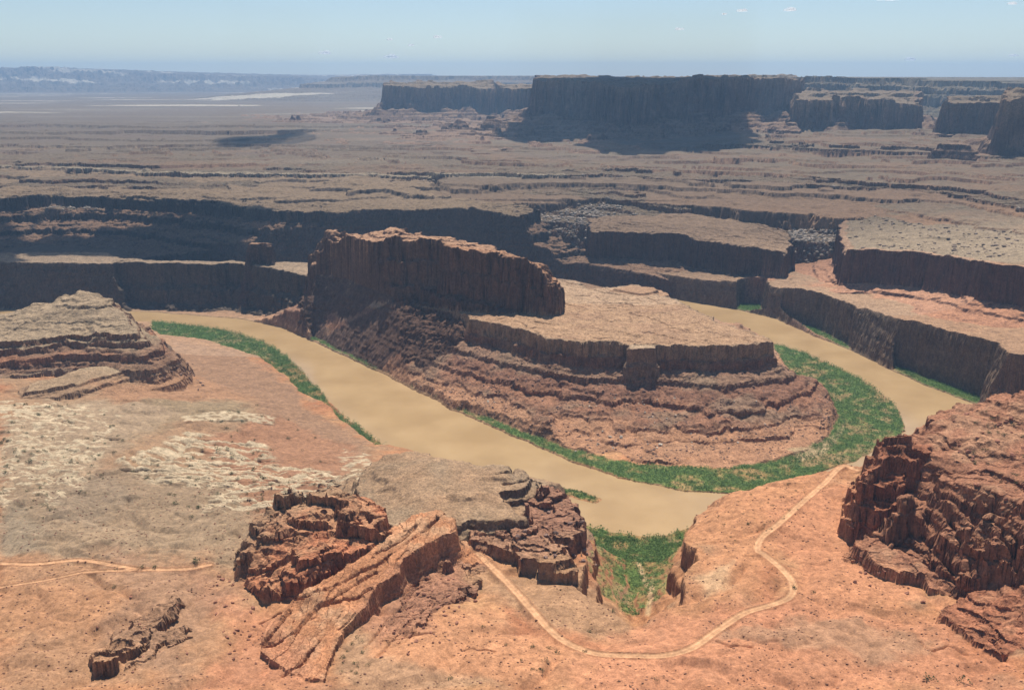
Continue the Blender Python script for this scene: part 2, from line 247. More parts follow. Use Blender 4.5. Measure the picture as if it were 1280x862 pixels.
# ------------------------------------------------------------------ the near gorge cut below the orange bench
GORGE = UU([(1400,520),(1300,540),(1180,560),(1085,575),(1045,577),(1005,579),(960,583),(934,587),(905,594),(892,608),(884,622),(872,642),(864,659),(857,673),(868,690),(872,703),(858,722),(855,740),(838,757),(815,768),(793,776),(772,768),(764,756),(745,742),(728,730),(722,722),(730,708)], 97)
GORGE += UU([(725,672),(700,650),(640,622),(560,590),(500,570),(470,545),(600,520),(800,560),(950,560),(1100,490),(1300,480),(1500,480)], 5)
nr = np.nonzero(Y < 2000)[0]
x, y = X[nr], Y[nr]
wx = x + W[1][0][nr] * 7 + W[2][0][nr] * 3; wy = y + W[1][1][nr] * 7 + W[2][1][nr] * 3
d = -sdf(wx, wy, GORGE)
capz = np.interp(d, [0, 2, 14, 17, 40, 60, 120], [97, 66, 56, 36, 20, 8, 3]).astype(f4)
ok = (d > 0) & ((reg[nr] < 0) | ((inn[nr] <= 0) & np.isin(reg[nr], [i for i, L in enumerate(LF) if L['name'] in ('rock_outcrop', 'rock_bluff')])))
hh = H[nr]; cutm = ok & (capz < hh)
hh = np.where(cutm, capz, hh); H[nr] = hh
rough[nr[cutm]] = 1.0
# rounded badland mounds on the near left
for px, py, rx, ry, hh_ in ((30,625,60,45,9),(95,640,55,50,11),(170,622,60,40,10),(235,640,60,40,8),(300,655,50,35,7),(60,680,70,30,8),(150,685,60,28,9),(235,685,60,26,8),(180,565,60,50,6),(90,585,70,50,6),(300,480,80,60,7),(240,500,60,40,6),(380,560,50,60,6),(120,770,90,40,7),(60,830,80,30,6),(230,830,60,40,6),(700,745,50,30,3),(930,650,60,60,5),(1000,800,80,30,5),(1120,815,60,25,4),(880,835,70,25,4),(912,604,60,40,6),(965,592,60,40,7),(1020,588,60,40,7),(1072,583,60,40,11),(1112,577,60,40,12),(1020,584,70,30,3),(640,840,70,25,4)):
    cx_, cy_, _ = U(px, py, 98)
    wx_ = X[nr] + W[1][0][nr] * 26 + W[2][0][nr] * 6; wy_ = Y[nr] + W[1][1][nr] * 26 + W[2][1][nr] * 6
    q_ = ((wx_ - cx_) / rx) ** 2 + ((wy_ - cy_) / ry) ** 2
    s_ = (reg[nr] < 0) & (q_ < 6) & ~cutm
    H[nr[s_]] += hh_ * np.exp(-q_[s_] * 1.2).astype(f4) * (1 - .5 * np.clip(np.abs(W[1][0][nr[s_]]) * -3 + 1, 0, 1))
# ravine floor climbing toward the road
GUL = UU([(742,662),(765,668),(800,671),(838,671),(855,668)], 2) + UU([(850,700)], 8) + UU([(832,740)], 30) + UU([(805,765)], 60) + UU([(795,775)], 78) + UU([(775,768)], 70) + UU([(752,735)], 30) + UU([(736,700)], 12)
print('gorge', time.time() - T0)

# swells on the middle ground behind the inner rims
mid = np.nonzero((Y > 2100) & (Y < 5200) & ~inpen & (reg >= 0))[0]
rd2 = 1 - np.abs(fbm(X[mid], Y[mid], 420, 3, 175)) * 2.4
mx = np.array(['sheer wall' not in L['label'] for L in LF])[reg[mid]]
H[mid] += (rd2 - .35) * 15 * ss(12, 120, inn[mid]) * mx
# ------------------------------------------------------------------ strata: ledges at fixed levels, broken by noise
rr = np.random.RandomState(3)
lev = 4.0; k = 0
gate0 = nA
while lev < 600:
    th = rr.uniform(5, 12) if lev < 300 else rr.uniform(14, 30)
    m = np.abs(H - lev) < th * 1.3
    ii = np.nonzero(m)[0]
    if len(ii):
        s = strat[ii] * np.clip(.55 + 1.6 * pn(X[ii] / f4(120), Y[ii] / f4(120), 70 + k), 0, 1.15)
        fw = 1 - .55 * ss(2600, 3400, Y[ii]); n = fw * pn(X[ii] / f4(70), Y[ii] / f4(70), 88 + k) * .5 + fw * pn(X[ii] / f4(28), Y[ii] / f4(28), 90 + k) * .3 + pn(X[ii] / f4(9), Y[ii] / f4(9), 95 + k) * .11
        e = (H[ii] - lev) / f4(th) + n * .7
        # steepen around e = 0
        off = np.clip(e, -.5, .5); kk = 9 + 60 * ss(3300, 5000, Y[ii]); st = np.tanh(off * kk) * .5 * (1 - np.abs(2 * off) ** 4 * 0) - off
        st *= (1 - ss(.35, .5, np.abs(off)))
        H[ii] += st * f4(th * .75) * s
    lev += th; k += 1
lev = 150.0
while lev < 330:                              # thicker ledges on the far country
    ii = np.nonzero((np.abs(H - lev) < 14) & (Y > 3300) & (Y < 16000))[0]
    s = np.clip(.55 + 1.9 * pn(X[ii] / f4(700), Y[ii] / f4(700), 170 + k), 0, 1.1)
    n = pn(X[ii] / f4(600), Y[ii] / f4(240), 188 + k) * .3 + pn(X[ii] / f4(120), Y[ii] / f4(80), 190 + k) * .12 + pn(X[ii] / f4(40), Y[ii] / f4(30), 195 + k) * .05
    e = (H[ii] - lev) / f4(12) + n; off = np.clip(e, -.5, .5)
    st = (np.tanh(off * 60) * .5 - off) * (1 - ss(.4, .5, np.abs(off)))
    H[ii] += st * f4(13) * s
    lev += 12; k += 1
print('strata', k, time.time() - T0)

# ------------------------------------------------------------------ roughness
nearw = 1 - ss(3000, 9000, Y)
H += (nC * 2.2 + nD * .55) * np.minimum(rough, 1.2) * nearw
big = np.nonzero(rough > 1.25)[0]
x, y = X[big], Y[big]
rg = 1 - np.abs(fbm(x, y, 26, 3, 121)) * 2.2
bl = np.abs(pn(x / f4(9), y / f4(7), 131)); bl2 = np.abs(pn(x / f4(4.2), y / f4(3.6), 137))
def cells(x, y, s, seed):
    x = x / f4(s); y = y / f4(s); xi = np.floor(x).astype(np.int32); yi = np.floor(y).astype(np.int32)
    best = np.full(x.shape, 9, f4); val = np.zeros(x.shape, f4)
    for a in (-1, 0, 1):
        for b in (-1, 0, 1):
            cx_ = xi + a; cy_ = yi + b
            h = _perm[_perm[(cx_ + seed * 31) & 511] + ((cy_ + seed * 7) & 511)]
            h2 = _perm[h + 37]; h3 = _perm[h2 + 91]
            dx = cx_ + h / f4(512) - x; dy = cy_ + h2 / f4(512) - y; d = dx * dx + dy * dy
            m = d < best; best[m] = d[m]; val[m] = h3[m] / f4(512)
    return val - f4(.5)
rb = np.clip(rough[big] - .9, 0, 1.8) * nearw[big] * np.where(inpen[big], 1 - .75 * ss(120, 200, out[big]), 1)
xc_ = x + W[2][0][big] * 5; yc_ = y + W[2][1][big] * 5
sg = np.where(x < 0, 1.0, -1.0).astype(f4) * .75
uu = (xc_ * np.cos(sg) + yc_ * np.sin(sg)) / f4(2.1); vv = -xc_ * np.sin(sg) + yc_ * np.cos(sg)
for s, amp, sd in ((26, 6.0, 3), (12, 3.4, 5), (6, 1.6, 9), (3.0, .5, 12)):
    H[big] += cells(uu, vv, s, sd) * amp * rb * (1 - .1 * (x > 330))
H[big] += (rg - .5) * 2.6 * rb
# thick massive beds in the near outcrops
ob = np.nonzero((rough > 1.7) & (Y < 1400) & (reg >= 0))[0]
lv = 96.0; kq_ = 0
while lv < 260:
    th = (15, 11, 18, 9, 14)[kq_ % 5] * (1.0 if True else 1)
    dip = (X[ob] * np.where(X[ob] > 0, -.10, .16) + (Y[ob] - 1000) * .05).astype(f4)
    n = pn(X[ob] / f4(48), Y[ob] / f4(36), 510 + kq_) * .55 + cells(X[ob] * f4(.8), Y[ob], 19, 40 + kq_) * .34 + cells(X[ob], Y[ob], 8, 60 + kq_) * .08
    e = (H[ob] + dip - lv) / f4(th) + n; off = np.clip(e, -.5, .5)
    H[ob] += (np.tanh(off * 22) * .5 - off) * (1 - ss(.42, .5, np.abs(off))) * f4(th) * np.clip(.75 + pn(X[ob] / f4(90), Y[ob] / f4(90), 530 + kq_), .2, 1.05)
    lv += th; kq_ += 1
# gullies down the peninsula, bedding ribs along the slab
pg = np.nonzero(np.isin(reg, [i for i, L in enumerate(LF) if L['label'].startswith('flat tan bench')]) & (inn <= 0))[0]
H[pg] -= (np.clip(.25 - np.abs(pn(X[pg] / f4(52), Y[pg] / f4(120), 611)), 0, 1) * 17 + np.clip(.2 - np.abs(pn(X[pg] / f4(21), Y[pg] / f4(44), 613)), 0, 1) * 8) * ss(8, 60, out[pg]) * ss(4, 20, H[pg])
sb = np.nonzero(np.isin(reg, [i for i, L in enumerate(LF) if L['label'].startswith('long tilted')]))[0]
a_, b_ = U(410, 850, 105), U(556, 645, 135); L__ = math.hypot(b_[0] - a_[0], b_[1] - a_[1]); nx_, ny_ = -(b_[1] - a_[1]) / L__, (b_[0] - a_[0]) / L__
v_ = (X[sb] - a_[0]) * f4(nx_) + (Y[sb] - a_[1]) * f4(ny_) + W[1][0][sb] * 9 + W[2][0][sb] * 2.5; u_ = X[sb] * f4(ny_) - Y[sb] * f4(nx_)
fr_ = (v_ / 7.5) % 1.0; fr2 = (v_ / 2.9) % 1.0
H[sb] += (fr_ * 2.0 * (pn(u_ / f4(40), v_ / f4(12), 621) > -.15) + fr2 * .5).astype(f4)
# rills on the plain ground
pl = np.nonzero((reg < 0) & (Y < 2000) & (Y > 700))[0]
x, y = X[pl], Y[pl]
ri = np.abs(fbm(x, y, 130, 3, 151)); ri2 = np.abs(fbm(x, y, 38, 2, 157))
H[pl] += (-np.clip(.16 - ri, 0, 1) * 30 - np.clip(.12 - ri2, 0, 1) * 9 + fbm(x, y, 210, 2, 161) * 7) * ss(8, 40, H[pl])
print('rough', time.time() - T0)
# far flats: low swells and ledges
# ------------------------------------------------------------------ river bed and banks
lo = np.nonzero(Y < 3300)[0]
x, y = X[lo], Y[lo]
dr = np.full(N, 9999, f4)
dr[lo] = sdf(x + W[1][0][lo] * 5 + W[2][0][lo] * 3, y + W[1][1][lo] * 5 + W[2][1][lo] * 3, RIV)
VEG = {
 'left': (UU([(190,402),(202,403),(256,408),(296,416),(330,428),(357,445),(380,468),(400,488),(414,509),(445,532),(482,559),(470,560),(425,524),(411,507),(374,491),(363,475),(337,457),(323,445),(279,432),(256,424),(202,420),(190,412)], 2)),
 'pen': (UU([(390,424),(430,443),(475,463),(526,490),(570,512),(627,537),(674,557),(721,578),(775,595),(855,612),(905,616),(912,617),(1000,600),(1070,577),(1110,555),(1131,538),(1129,525),(1116,505),(1092,485),(1059,465),(1011,443),(968,429),(970,440),(985,462),(1000,478),(1025,490),(1045,505),(1048,520),(1035,545),(1005,566),(960,577),(905,585),(850,582),(800,580),(761,574),(711,561),(661,543),(613,523),(566,510),(520,487),(470,460),(425,438),(392,421)], 2)),
 'far': (UU([(975,397),(1018,418),(1068,438),(1060,432),(1020,410)], 2)),
 'far2': (UU([(920,386),(956,393),(950,380),(925,380)], 2)),
 'islet': UU([(703,611),(725,615),(750,624),(745,628),(722,623),(704,617)], 0),
 'mouth': UU([(734,655),(765,664),(800,667),(836,667),(860,659),(856,676),(846,697),(830,705),(790,706),(757,702),(742,690)], 2),
 'far3': (UU([(1115,463),(1170,487),(1222,506),(1230,498),(1180,480),(1120,457)], 2)),
}
flatd = np.full(N, 9999, f4); flats = np.full(N, 1.6, f4)
for nm, pv_ in VEG.items():
    a = np.array(pv_); R = 90
    i = np.nonzero((X > a[:, 0].min() - R) & (X < a[:, 0].max() + R) & (Y > a[:, 1].min() - R) & (Y < a[:, 1].max() + R))[0]
    fd_ = (sdf(X[i] + W[1][0][i] * 6 + W[2][0][i] * 3, Y[i] + W[1][1][i] * 6 + W[2][1][i] * 3, pv_))
    c_ = fd_ < flatd[i]; flatd[i[c_]] = fd_[c_]; flats[i[c_]] = 7.0 if nm.startswith('far') else 1.6
cap_ = 2.4 + np.maximum(flatd, 0) * flats + nC * .5
ok = flatd < 85
H[ok] = np.minimum(H[ok], cap_[ok])
bank = np.where(dr < 0, np.maximum(-4 + 0 * dr, dr * .8 - .5), -.5 + 3.2 * dr)
H = np.minimum(H, np.where(dr < 400, bank, 1e6)).astype(f4)
H[(dr > 0)] = np.maximum(H[(dr > 0)], np.minimum(1.6 + nC[dr > 0] * .8, .2 + dr[dr > 0] * .5))
ISL = UU([(703,611),(725,615),(750,624),(745,628),(722,623),(704,617)], 0)
i_ = np.nonzero((Y < 1500) & (Y > 1250) & (np.abs(X) < 300))[0]
di = sdf(X[i_], Y[i_], ISL); H[i_] = np.maximum(H[i_], np.minimum(1.0, .9 - di * .4)); dr[i_] = np.where(di < 2, 9, dr[i_])
print('river', time.time() - T0)

# ------------------------------------------------------------------ finding where a sight line meets the finished ground
Hg = H.reshape(NR, NC)
def ground(x, y):
    s = x / (y + 90)
    j = (s + .68) / 1.36 * (NC - 1); i = np.interp(y, ys, np.arange(NR))
    i0 = int(min(max(i, 0), NR - 2)); j0 = int(min(max(j, 0), NC - 2)); a = i - i0; b = j - j0
    return float((Hg[i0, j0] * (1 - b) + Hg[i0, j0 + 1] * b) * (1 - a) + (Hg[i0 + 1, j0] * (1 - b) + Hg[i0 + 1, j0 + 1] * b) * a)
ysd = ys.astype(float); idx = np.arange(NR)
def hit(px, py):
    u, w = (px - 640) / FPX, (431 - py) / FPX
    dy = cP + w * sP; dz = -sP + w * cP
    t = ysd / dy; x = u * t; z = CAMZ + dz * t
    j = np.clip((x / (ysd + 90) + .68) / 1.36 * (NC - 1), 0, NC - 2); j0 = j.astype(int); b = j - j0
    g = Hg[idx, j0] * (1 - b) + Hg[idx, j0 + 1] * b
    c = np.nonzero(z <= g)[0]
    if not len(c): return None
    i = c[0]
    if i == 0: return (x[0], ysd[0], float(g[0]))
    e0 = z[i - 1] - g[i - 1]; e1 = z[i] - g[i]; a = e0 / (e0 - e1 + 1e-9)
    return (x[i - 1] + a * (x[i] - x[i - 1]), ysd[i - 1] + a * (ysd[i] - ysd[i - 1]), float(z[i - 1] + a * (z[i] - z[i - 1])))
def HH(pts):
    return [h for h in (hit(*p) for p in pts) if h]
# ------------------------------------------------------------------ normals / slope of the ground
P = np.stack([Xg, Yg, Hg], -1)
gy = np.gradient(Hg, axis=0) / np.gradient(Yg, axis=0)
gx = np.gradient(Hg, axis=1) / np.gradient(Xg, axis=1)
steep = np.sqrt(gx ** 2 + gy ** 2).ravel()
slope = ss(.6, 1.6, steep)

# ------------------------------------------------------------------ what colour each place is (albedo)
def rgb(*c): return np.array(c, f4)
col = np.empty((N, 3), f4)
def mix(c, m, sel=None):
    global col
    m = m[:, None] if sel is None else m[:, None]
    if sel is None: col += (c - col) * m
    else: col[sel] += (c - col[sel]) * m
col[:] = rgb(.33, .205, .135)
def patch(pts, c, w=15, warp=20, amt=1.0, level=None, extra=None):
    """a patch of ground of another colour, its outline found on the ground, its edge broken by noise"""
    q = HH(pts) if level is None else UU(pts, level)
    if len(q) < 3: return
    a = np.array(q); R = w + warp * 2
    m = (X > a[:, 0].min() - R) & (X < a[:, 0].max() + R) & (Y > a[:, 1].min() - R) & (Y < a[:, 1].max() + R)
    i = np.nonzero(m)[0]
    d = sdf(X[i] + (W[1][0][i] + W[2][0][i] * .5) * f4(warp), Y[i] + (W[1][1][i] + W[2][1][i] * .5) * f4(warp), q)
    k = ss(w, -w, d) * f4(amt)
    if extra is not None: k = k * extra[i]
    mix(rgb(*c), k, i)
    return i, k
TAN = (.40, .27, .17)
farm = ss(2600, 4200, Y)
mix(rgb(.26, .20, .15), farm)
PALE = rgb(.52, .43, .33)
# near ground
nearG = (Y < 2100)
lf = {}
for i, L in enumerate(LF): lf.setdefault(L['label'], i)
def isreg(s): return np.nonzero(np.isin(reg, [i for i, L in enumerate(LF) if s in L['label']]))[0]
col[nearG] = rgb(.42, .225, .13)
red = ss(-.1, .35, fbm(X, Y, 160, 3, 201)); mix(rgb(.38, .17, .10), red * nearG * .8)
oc = ss(0, .4, fbm(X, Y, 70, 3, 207)); mix(rgb(.50, .31, .185), oc * nearG * .7)
gr = ss(.1, .4, fbm(X, Y, 50, 3, 213)); mix(rgb(.33, .23, .16), gr * nearG * .6)
# banded colour of the rock by level
zz = H + nB * 6
def bandc(c, lo, hi, sel, amt=1.0, soft=2):
    k = ss(lo - soft, lo + soft, zz[sel]) * (1 - ss(hi - soft, hi + soft, zz[sel])) * f4(amt)
    mix(rgb(*c), k, sel)
pen = isreg('flat tan bench')
col[pen] = rgb(.34, .20, .14)
for a, b, c in ((0, 18, (.36, .20, .13)), (18, 30, (.28, .165, .12)), (30, 44, (.35, .19, .13)), (44, 60, (.27, .15, .11)), (60, 78, (.30, .20, .15)), (78, 98, (.24, .14, .105)), (98, 200, (.36, .27, .20))):
    bandc(c, a, b, pen, .9, 3)
ps = ss(0, .3, fbm(X[pen], Y[pen], 90, 3, 221)); mix(rgb(.30, .235, .18), ps * .55 * (H[pen] < 118), pen)
col[pen] *= .84
bandc((.40, .235, .155), -5, 24, pen, .75, 6)
top = ss(2, 10, inn[pen]) * (H[pen] > 112); mix(rgb(.385, .265, .185), top, pen)
mix(rgb(.32, .21, .15), top * ss(0, .35, fbm(X[pen], Y[pen] * 2.5, 120, 3, 223)) * .6, pen)
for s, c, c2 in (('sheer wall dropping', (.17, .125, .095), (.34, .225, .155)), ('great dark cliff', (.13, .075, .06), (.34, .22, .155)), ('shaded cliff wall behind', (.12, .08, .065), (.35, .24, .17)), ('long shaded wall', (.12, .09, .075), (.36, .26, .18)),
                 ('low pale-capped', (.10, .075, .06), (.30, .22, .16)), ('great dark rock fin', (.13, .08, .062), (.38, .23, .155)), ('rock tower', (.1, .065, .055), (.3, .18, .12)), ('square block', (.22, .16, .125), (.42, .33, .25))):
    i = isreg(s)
    col[i] = rgb(*c); mix(rgb(*c2), ss(0, 5, inn[i]) * (1 - slope[i]), i)  # face colour is dark varnish, deepened to paint in shade; tops stay lighter
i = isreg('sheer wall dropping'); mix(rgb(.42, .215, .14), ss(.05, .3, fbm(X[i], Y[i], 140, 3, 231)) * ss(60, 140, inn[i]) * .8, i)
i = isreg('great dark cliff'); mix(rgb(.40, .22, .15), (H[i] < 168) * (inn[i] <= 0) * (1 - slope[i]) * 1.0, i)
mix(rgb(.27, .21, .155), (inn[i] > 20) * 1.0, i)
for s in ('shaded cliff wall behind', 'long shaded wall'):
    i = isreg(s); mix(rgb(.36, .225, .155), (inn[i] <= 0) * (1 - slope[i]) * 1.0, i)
for s in ('highest long', 'thin dark ledge', 'broken dark', 'long pale-topped', 'rubble-fronted'):
    i = isreg(s); col[i] = rgb(.27, .205, .15)
    mix(rgb(.34, .22, .15), ss(-.1, .4, fbm(X[i], Y[i], 400, 3, 241)) * .7, i)
    mix(rgb(.27, .22, .165), ss(.0, .4, nB[i]) * .5, i)
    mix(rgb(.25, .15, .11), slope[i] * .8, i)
i = isreg('long pale-topped'); mix(PALE, (inn[i] < 40) * (inn[i] > 0) * (X[i] < 200) * .8, i)
farp = np.nonzero(Y > 4300)[0]
mix(rgb(.34, .28, .22), ss(.12, .4, fbm(X[farp] * .25, Y[farp], 500, 3, 251)) * .6, farp)
mix(rgb(.26, .19, .155), ss(.1, .4, fbm(X[farp] * .3, Y[farp], 300, 3, 255)) * .6, farp)
mix(rgb(.75, .68, .58), ss(.30, .36, fbm(X[farp] * .2, Y[farp], 700, 2, 257)) * ss(8500, 11000, Y[farp]) * .9, farp)
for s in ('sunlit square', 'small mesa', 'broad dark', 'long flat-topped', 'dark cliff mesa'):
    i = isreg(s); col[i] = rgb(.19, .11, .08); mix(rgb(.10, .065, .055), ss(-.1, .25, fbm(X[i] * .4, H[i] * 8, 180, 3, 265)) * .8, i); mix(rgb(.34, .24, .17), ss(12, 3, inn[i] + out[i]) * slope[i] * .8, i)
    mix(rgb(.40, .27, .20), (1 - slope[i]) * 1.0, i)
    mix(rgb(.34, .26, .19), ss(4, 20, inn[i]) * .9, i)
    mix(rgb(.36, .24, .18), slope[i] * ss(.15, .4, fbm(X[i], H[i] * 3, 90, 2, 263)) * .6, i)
i = isreg('high plateau'); mix(rgb(.60, .52, .42), slope[i] * .7 * ss(-.1, .3, nA[i] + nB[i] * .5), i); mix(rgb(.2, .19, .14), (1 - slope[i]) * .4, i)
i = isreg('grey stepped'); col[i] = rgb(.26, .165, .12); mix(rgb(.33, .265, .20), (1 - slope[i]) * 1.0 * ss(100, 112, zz[i]), i); mix(rgb(.36, .29, .22), ss(0, 3, inn[i]), i); bandc((.33, .17, .11), 88, 97, i, .8); bandc((.31, .25, .2), 62, 74, i, .7)
i = isreg('pale curved'); col[i] = rgb(.34, .20, .14); mix(rgb(.40, .34, .26), ss(0, 2, inn[i]), i)
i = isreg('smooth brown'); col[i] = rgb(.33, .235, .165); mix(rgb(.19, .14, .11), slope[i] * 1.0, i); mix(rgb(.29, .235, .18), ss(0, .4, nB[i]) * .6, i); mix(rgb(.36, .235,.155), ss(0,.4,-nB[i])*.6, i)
i = isreg('broken brown'); col[i] = rgb(.30, .17, .125); mix(rgb(.36, .22, .155), ss(0, .4, nB[i]), i)
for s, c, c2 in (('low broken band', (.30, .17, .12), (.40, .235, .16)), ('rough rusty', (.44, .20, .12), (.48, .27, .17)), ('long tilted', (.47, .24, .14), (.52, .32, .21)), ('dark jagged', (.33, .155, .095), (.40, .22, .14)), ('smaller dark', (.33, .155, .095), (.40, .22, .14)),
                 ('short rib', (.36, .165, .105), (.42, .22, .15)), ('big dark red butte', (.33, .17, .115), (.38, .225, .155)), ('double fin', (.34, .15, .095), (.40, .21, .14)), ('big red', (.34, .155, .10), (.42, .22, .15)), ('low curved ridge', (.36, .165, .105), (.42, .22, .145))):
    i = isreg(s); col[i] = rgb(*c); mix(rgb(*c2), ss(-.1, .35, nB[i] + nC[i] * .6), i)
    mix(rgb(*[v * .45 for v in c]), slope[i] * .65 * ss(-.2, .3, nC[i]), i)  # steep rock painted darker so the hollows read as deep shade
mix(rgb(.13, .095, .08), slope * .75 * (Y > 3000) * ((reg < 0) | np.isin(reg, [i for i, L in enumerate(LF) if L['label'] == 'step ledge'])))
# painted-desert colours on the near left ground
GREY = (.315, .24, .175)
patch([(0,470),(200,465),(330,500),(470,560),(440,620),(300,700),(0,700)], (.325,.235,.165), 30, 30, .8)
patch([(150,560),(230,520),(330,540),(310,505),(260,490),(200,495),(130,540)], (.30,.235,.165), 25, 30)
patch([(0,590),(60,600),(200,580),(330,610),(300,690),(200,700),(0,690)], GREY, 18, 20)
patch([(0,620),(30,630),(60,690),(0,695)], (.25,.225,.185), 14, 20, .5)
patch([(60,600),(130,590),(170,620),(120,660),(60,650)], (.29,.235,.185), 14, 20, .6)
patch([(0,535),(60,500),(160,500),(230,515),(150,560),(90,610),(0,600)], (.36,.28,.21), 20, 20)
patch([(120,480),(220,470),(310,455),(360,490),(300,500),(210,500),(140,505)], (.36,.22,.145), 20, 26)
patch([(215,425),(300,440),(350,470),(400,520),(460,555),(420,590),(350,560),(320,500),(250,470),(215,450)], (.31,.20,.14), 16, 26)
patch([(250,550),(350,520),(440,560),(430,600),(360,620)], (.34,.195,.13), 12, 20)
LEDG = fbm(X + nB * 60, Y * 4.5 + nB * 130, 60, 3, 303)
LM1 = None
spk = ss(.02, .16, fbm(X, Y * 1.6, 18, 3, 301) + nB * .5)
WH = (.54, .465, .365)
LM1 = patch([(0,500),(60,500),(150,515),(130,560),(110,600),(60,640),(30,610),(0,640)], WH, 10, 14, 1, extra=spk)
LEDM = patch([(150,575),(230,540),(330,555),(345,580),(420,590),(430,610),(360,625),(330,640),(250,640),(270,610),(180,600)], WH, 8, 12, 1, extra=ss(-.06, .05, LEDG))
patch([(225,520),(300,514),(345,522),(342,530),(280,525),(230,526)], WH, 3, 8, .9, extra=ss(-.3, 0, fbm(X, Y, 12, 2, 305)))
patch([(425,560),(465,570),(455,600),(445,615),(430,600)], WH, 5, 14, .9, extra=spk)
# orange flats in front
patch([(0,705),(270,700),(300,740),(250,862),(0,862)], (.37,.225,.145), 25, 30)
patch([(0,740),(100,735),(200,760),(120,800),(0,790)], (.40,.225,.135), 25, 30, .8)
patch([(240,720),(330,770),(420,862),(240,862),(300,800)], (.45,.225,.145), 18, 20, .8)
patch([(120,690),(160,735),(130,800),(220,862),(235,790),(300,740),(250,715)], (.30,.20,.15), 12, 22, .5)
patch([(560,700),(640,720),(770,760),(790,800),(700,790),(600,740)], (.38,.24,.155), 14, 14)
patch([(450,790),(560,760),(700,800),(900,840),(900,862),(450,862)], (.50,.27,.165), 18, 26, .9)
patch([(420,800),(450,780),(470,820),(560,840),(640,862),(430,862)], (.36,.25,.175), 10, 14, .7)
patch([(450,760),(520,690),(570,690),(590,720),(520,790),(470,800)], (.37,.20,.14), 12, 16, .8)
patch([(880,625),(960,590),(1080,582),(1040,640),(960,700),(940,750),(860,745),(880,690),(870,660)], (.48,.255,.15), 12, 14, .9)
patch([(950,640),(1060,600),(1070,700),(1180,750),(1000,760),(990,700)], (.49,.25,.155), 15, 20, .9)
patch([(780,790),(900,760),(1000,750),(1180,760),(1250,840),(1250,862),(700,862)], (.48,.24,.155), 20, 26, .8)
patch([(900,780),(1060,770),(1170,800),(1100,830),(960,800),(900,800)], (.33,.225,.16), 10, 22, .6)
patch([(870,720),(910,700),(915,735),(880,745)], (.56,.40,.27), 8, 10, .8)
# vegetation beds on the river flats
veg = np.zeros(N, f4)
VEG['ravine'] = HH([(742,664),(765,670),(800,673),(838,673),(853,671),(845,690),(838,715),(828,745),(800,765),(780,768),(757,745),(738,715),(740,690)])
VM = {}
for k, pl_ in VEG.items():
    a = np.array(pl_); R = 30
    i = np.nonzero((X > a[:, 0].min() - R) & (X < a[:, 0].max() + R) & (Y > a[:, 1].min() - R) & (Y < a[:, 1].max() + R) & (H > -.4))[0]
    wv = 7 if k != 'far' else 3
    d = sdf(X[i] + (W[1][0][i] + W[2][0][i]) * wv, Y[i] + (W[1][1][i] + W[2][1][i]) * wv, pl_)
    v = ss(3, -3, d) * (1 - ss(.5, 1.1, steep[i])); veg[i] = np.maximum(veg[i], v); VM[k] = i[(v > .4)]
mix(rgb(.11, .20, .06), veg * (.35 + .6 * ss(-.5, .2, nC + nB)))
# ravine: thinner, drier toward the top
ravz = np.zeros(N, f4); ravz[VM['ravine']] = ss(14, 36, H[VM['ravine']])
mix(rgb(.30, .235, .12), ravz * veg * .8)
patch([(985,565),(1010,560),(1045,540),(1060,525),(1052,545),(1030,568),(1000,576)], (.42,.34,.23), 4, 6, .8, level=2)
patch([(815,720),(818,740),(812,770),(806,770),(812,740)], (.50,.38,.25), 2.5, 3, .9)
patch([(795,700),(800,702),(808,722),(820,735),(812,738),(800,722)], (.50,.38,.25), 2, 2, .9)
# wet mud beside the water
lw = ((X < -150) & (Y > 1040) & (Y < 2100)).astype(f4) * ss(1020, 1120, Y); col *= (1 - .12 * lw)[:, None]
mud = (dr > 0) & (dr < 5) & (veg < .5) & (H < 4); mix(rgb(.30, .21, .13), mud * .8)
print('colour', time.time() - T0)

# dirt roads: polylines laid on the ground
def road(pts, wdt):
    q = HH(pts); R = 20
    for j_ in range(1, len(q)):
        if abs(q[j_][1] - q[j_ - 1][1]) > 130 or abs(q[j_][2] - q[j_ - 1][2]) > 25: q = q[:j_]; break
    a = np.array(q)
    # smooth line
    t = np.arange(len(q)); tt = np.linspace(0, len(q) - 1, len(q) * 8)
    def cr(v):
        v = np.concatenate([[2 * v[0] - v[1]], v, [2 * v[-1] - v[-2]]]); o = []
        for s in tt:
            i = min(int(s), len(q) - 2); u = s - i; p0, p1, p2, p3 = v[i:i + 4]
            o.append(.5 * (2 * p1 + (p2 - p0) * u + (2 * p0 - 5 * p1 + 4 * p2 - p3) * u * u + (3 * p1 - p0 - 3 * p2 + p3) * u ** 3))
        return np.array(o)
    q = list(zip(cr(a[:, 0]), cr(a[:, 1]), cr(a[:, 2])))
    a = np.array(q)
    i = np.nonzero((X > a[:, 0].min() - R) & (X < a[:, 0].max() + R) & (Y > a[:, 1].min() - R) & (Y < a[:, 1].max() + R))[0]
    d = seg_dist(X[i] + W[2][0][i] * .2, Y[i] + W[2][1][i] * .2, q, False)
    zl = np.convolve(np.pad(a[:, 2], 12, mode='edge'), np.ones(25) / 25, 'valid'); best = np.full(i.shape, 1e12); zn = np.zeros(i.shape)
    near_ = d < 16
    xi_, yi_ = X[i[near_]], Y[i[near_]]; bb = np.full(xi_.shape, 1e12); zz2 = np.zeros(xi_.shape)
    for j in range(len(a)):
        e = (xi_ - a[j, 0]) ** 2 + (yi_ - a[j, 1]) ** 2; c = e < bb; bb[c] = e[c]; zz2[c] = zl[j]
    zn[near_] = zz2
    H[i] = (H[i] + (zn - H[i]) * ss(wdt + 7, wdt, d) * near_).astype(f4)
    return i, d, wdt
roadm = np.zeros(N, bool)
Hs = H.copy()
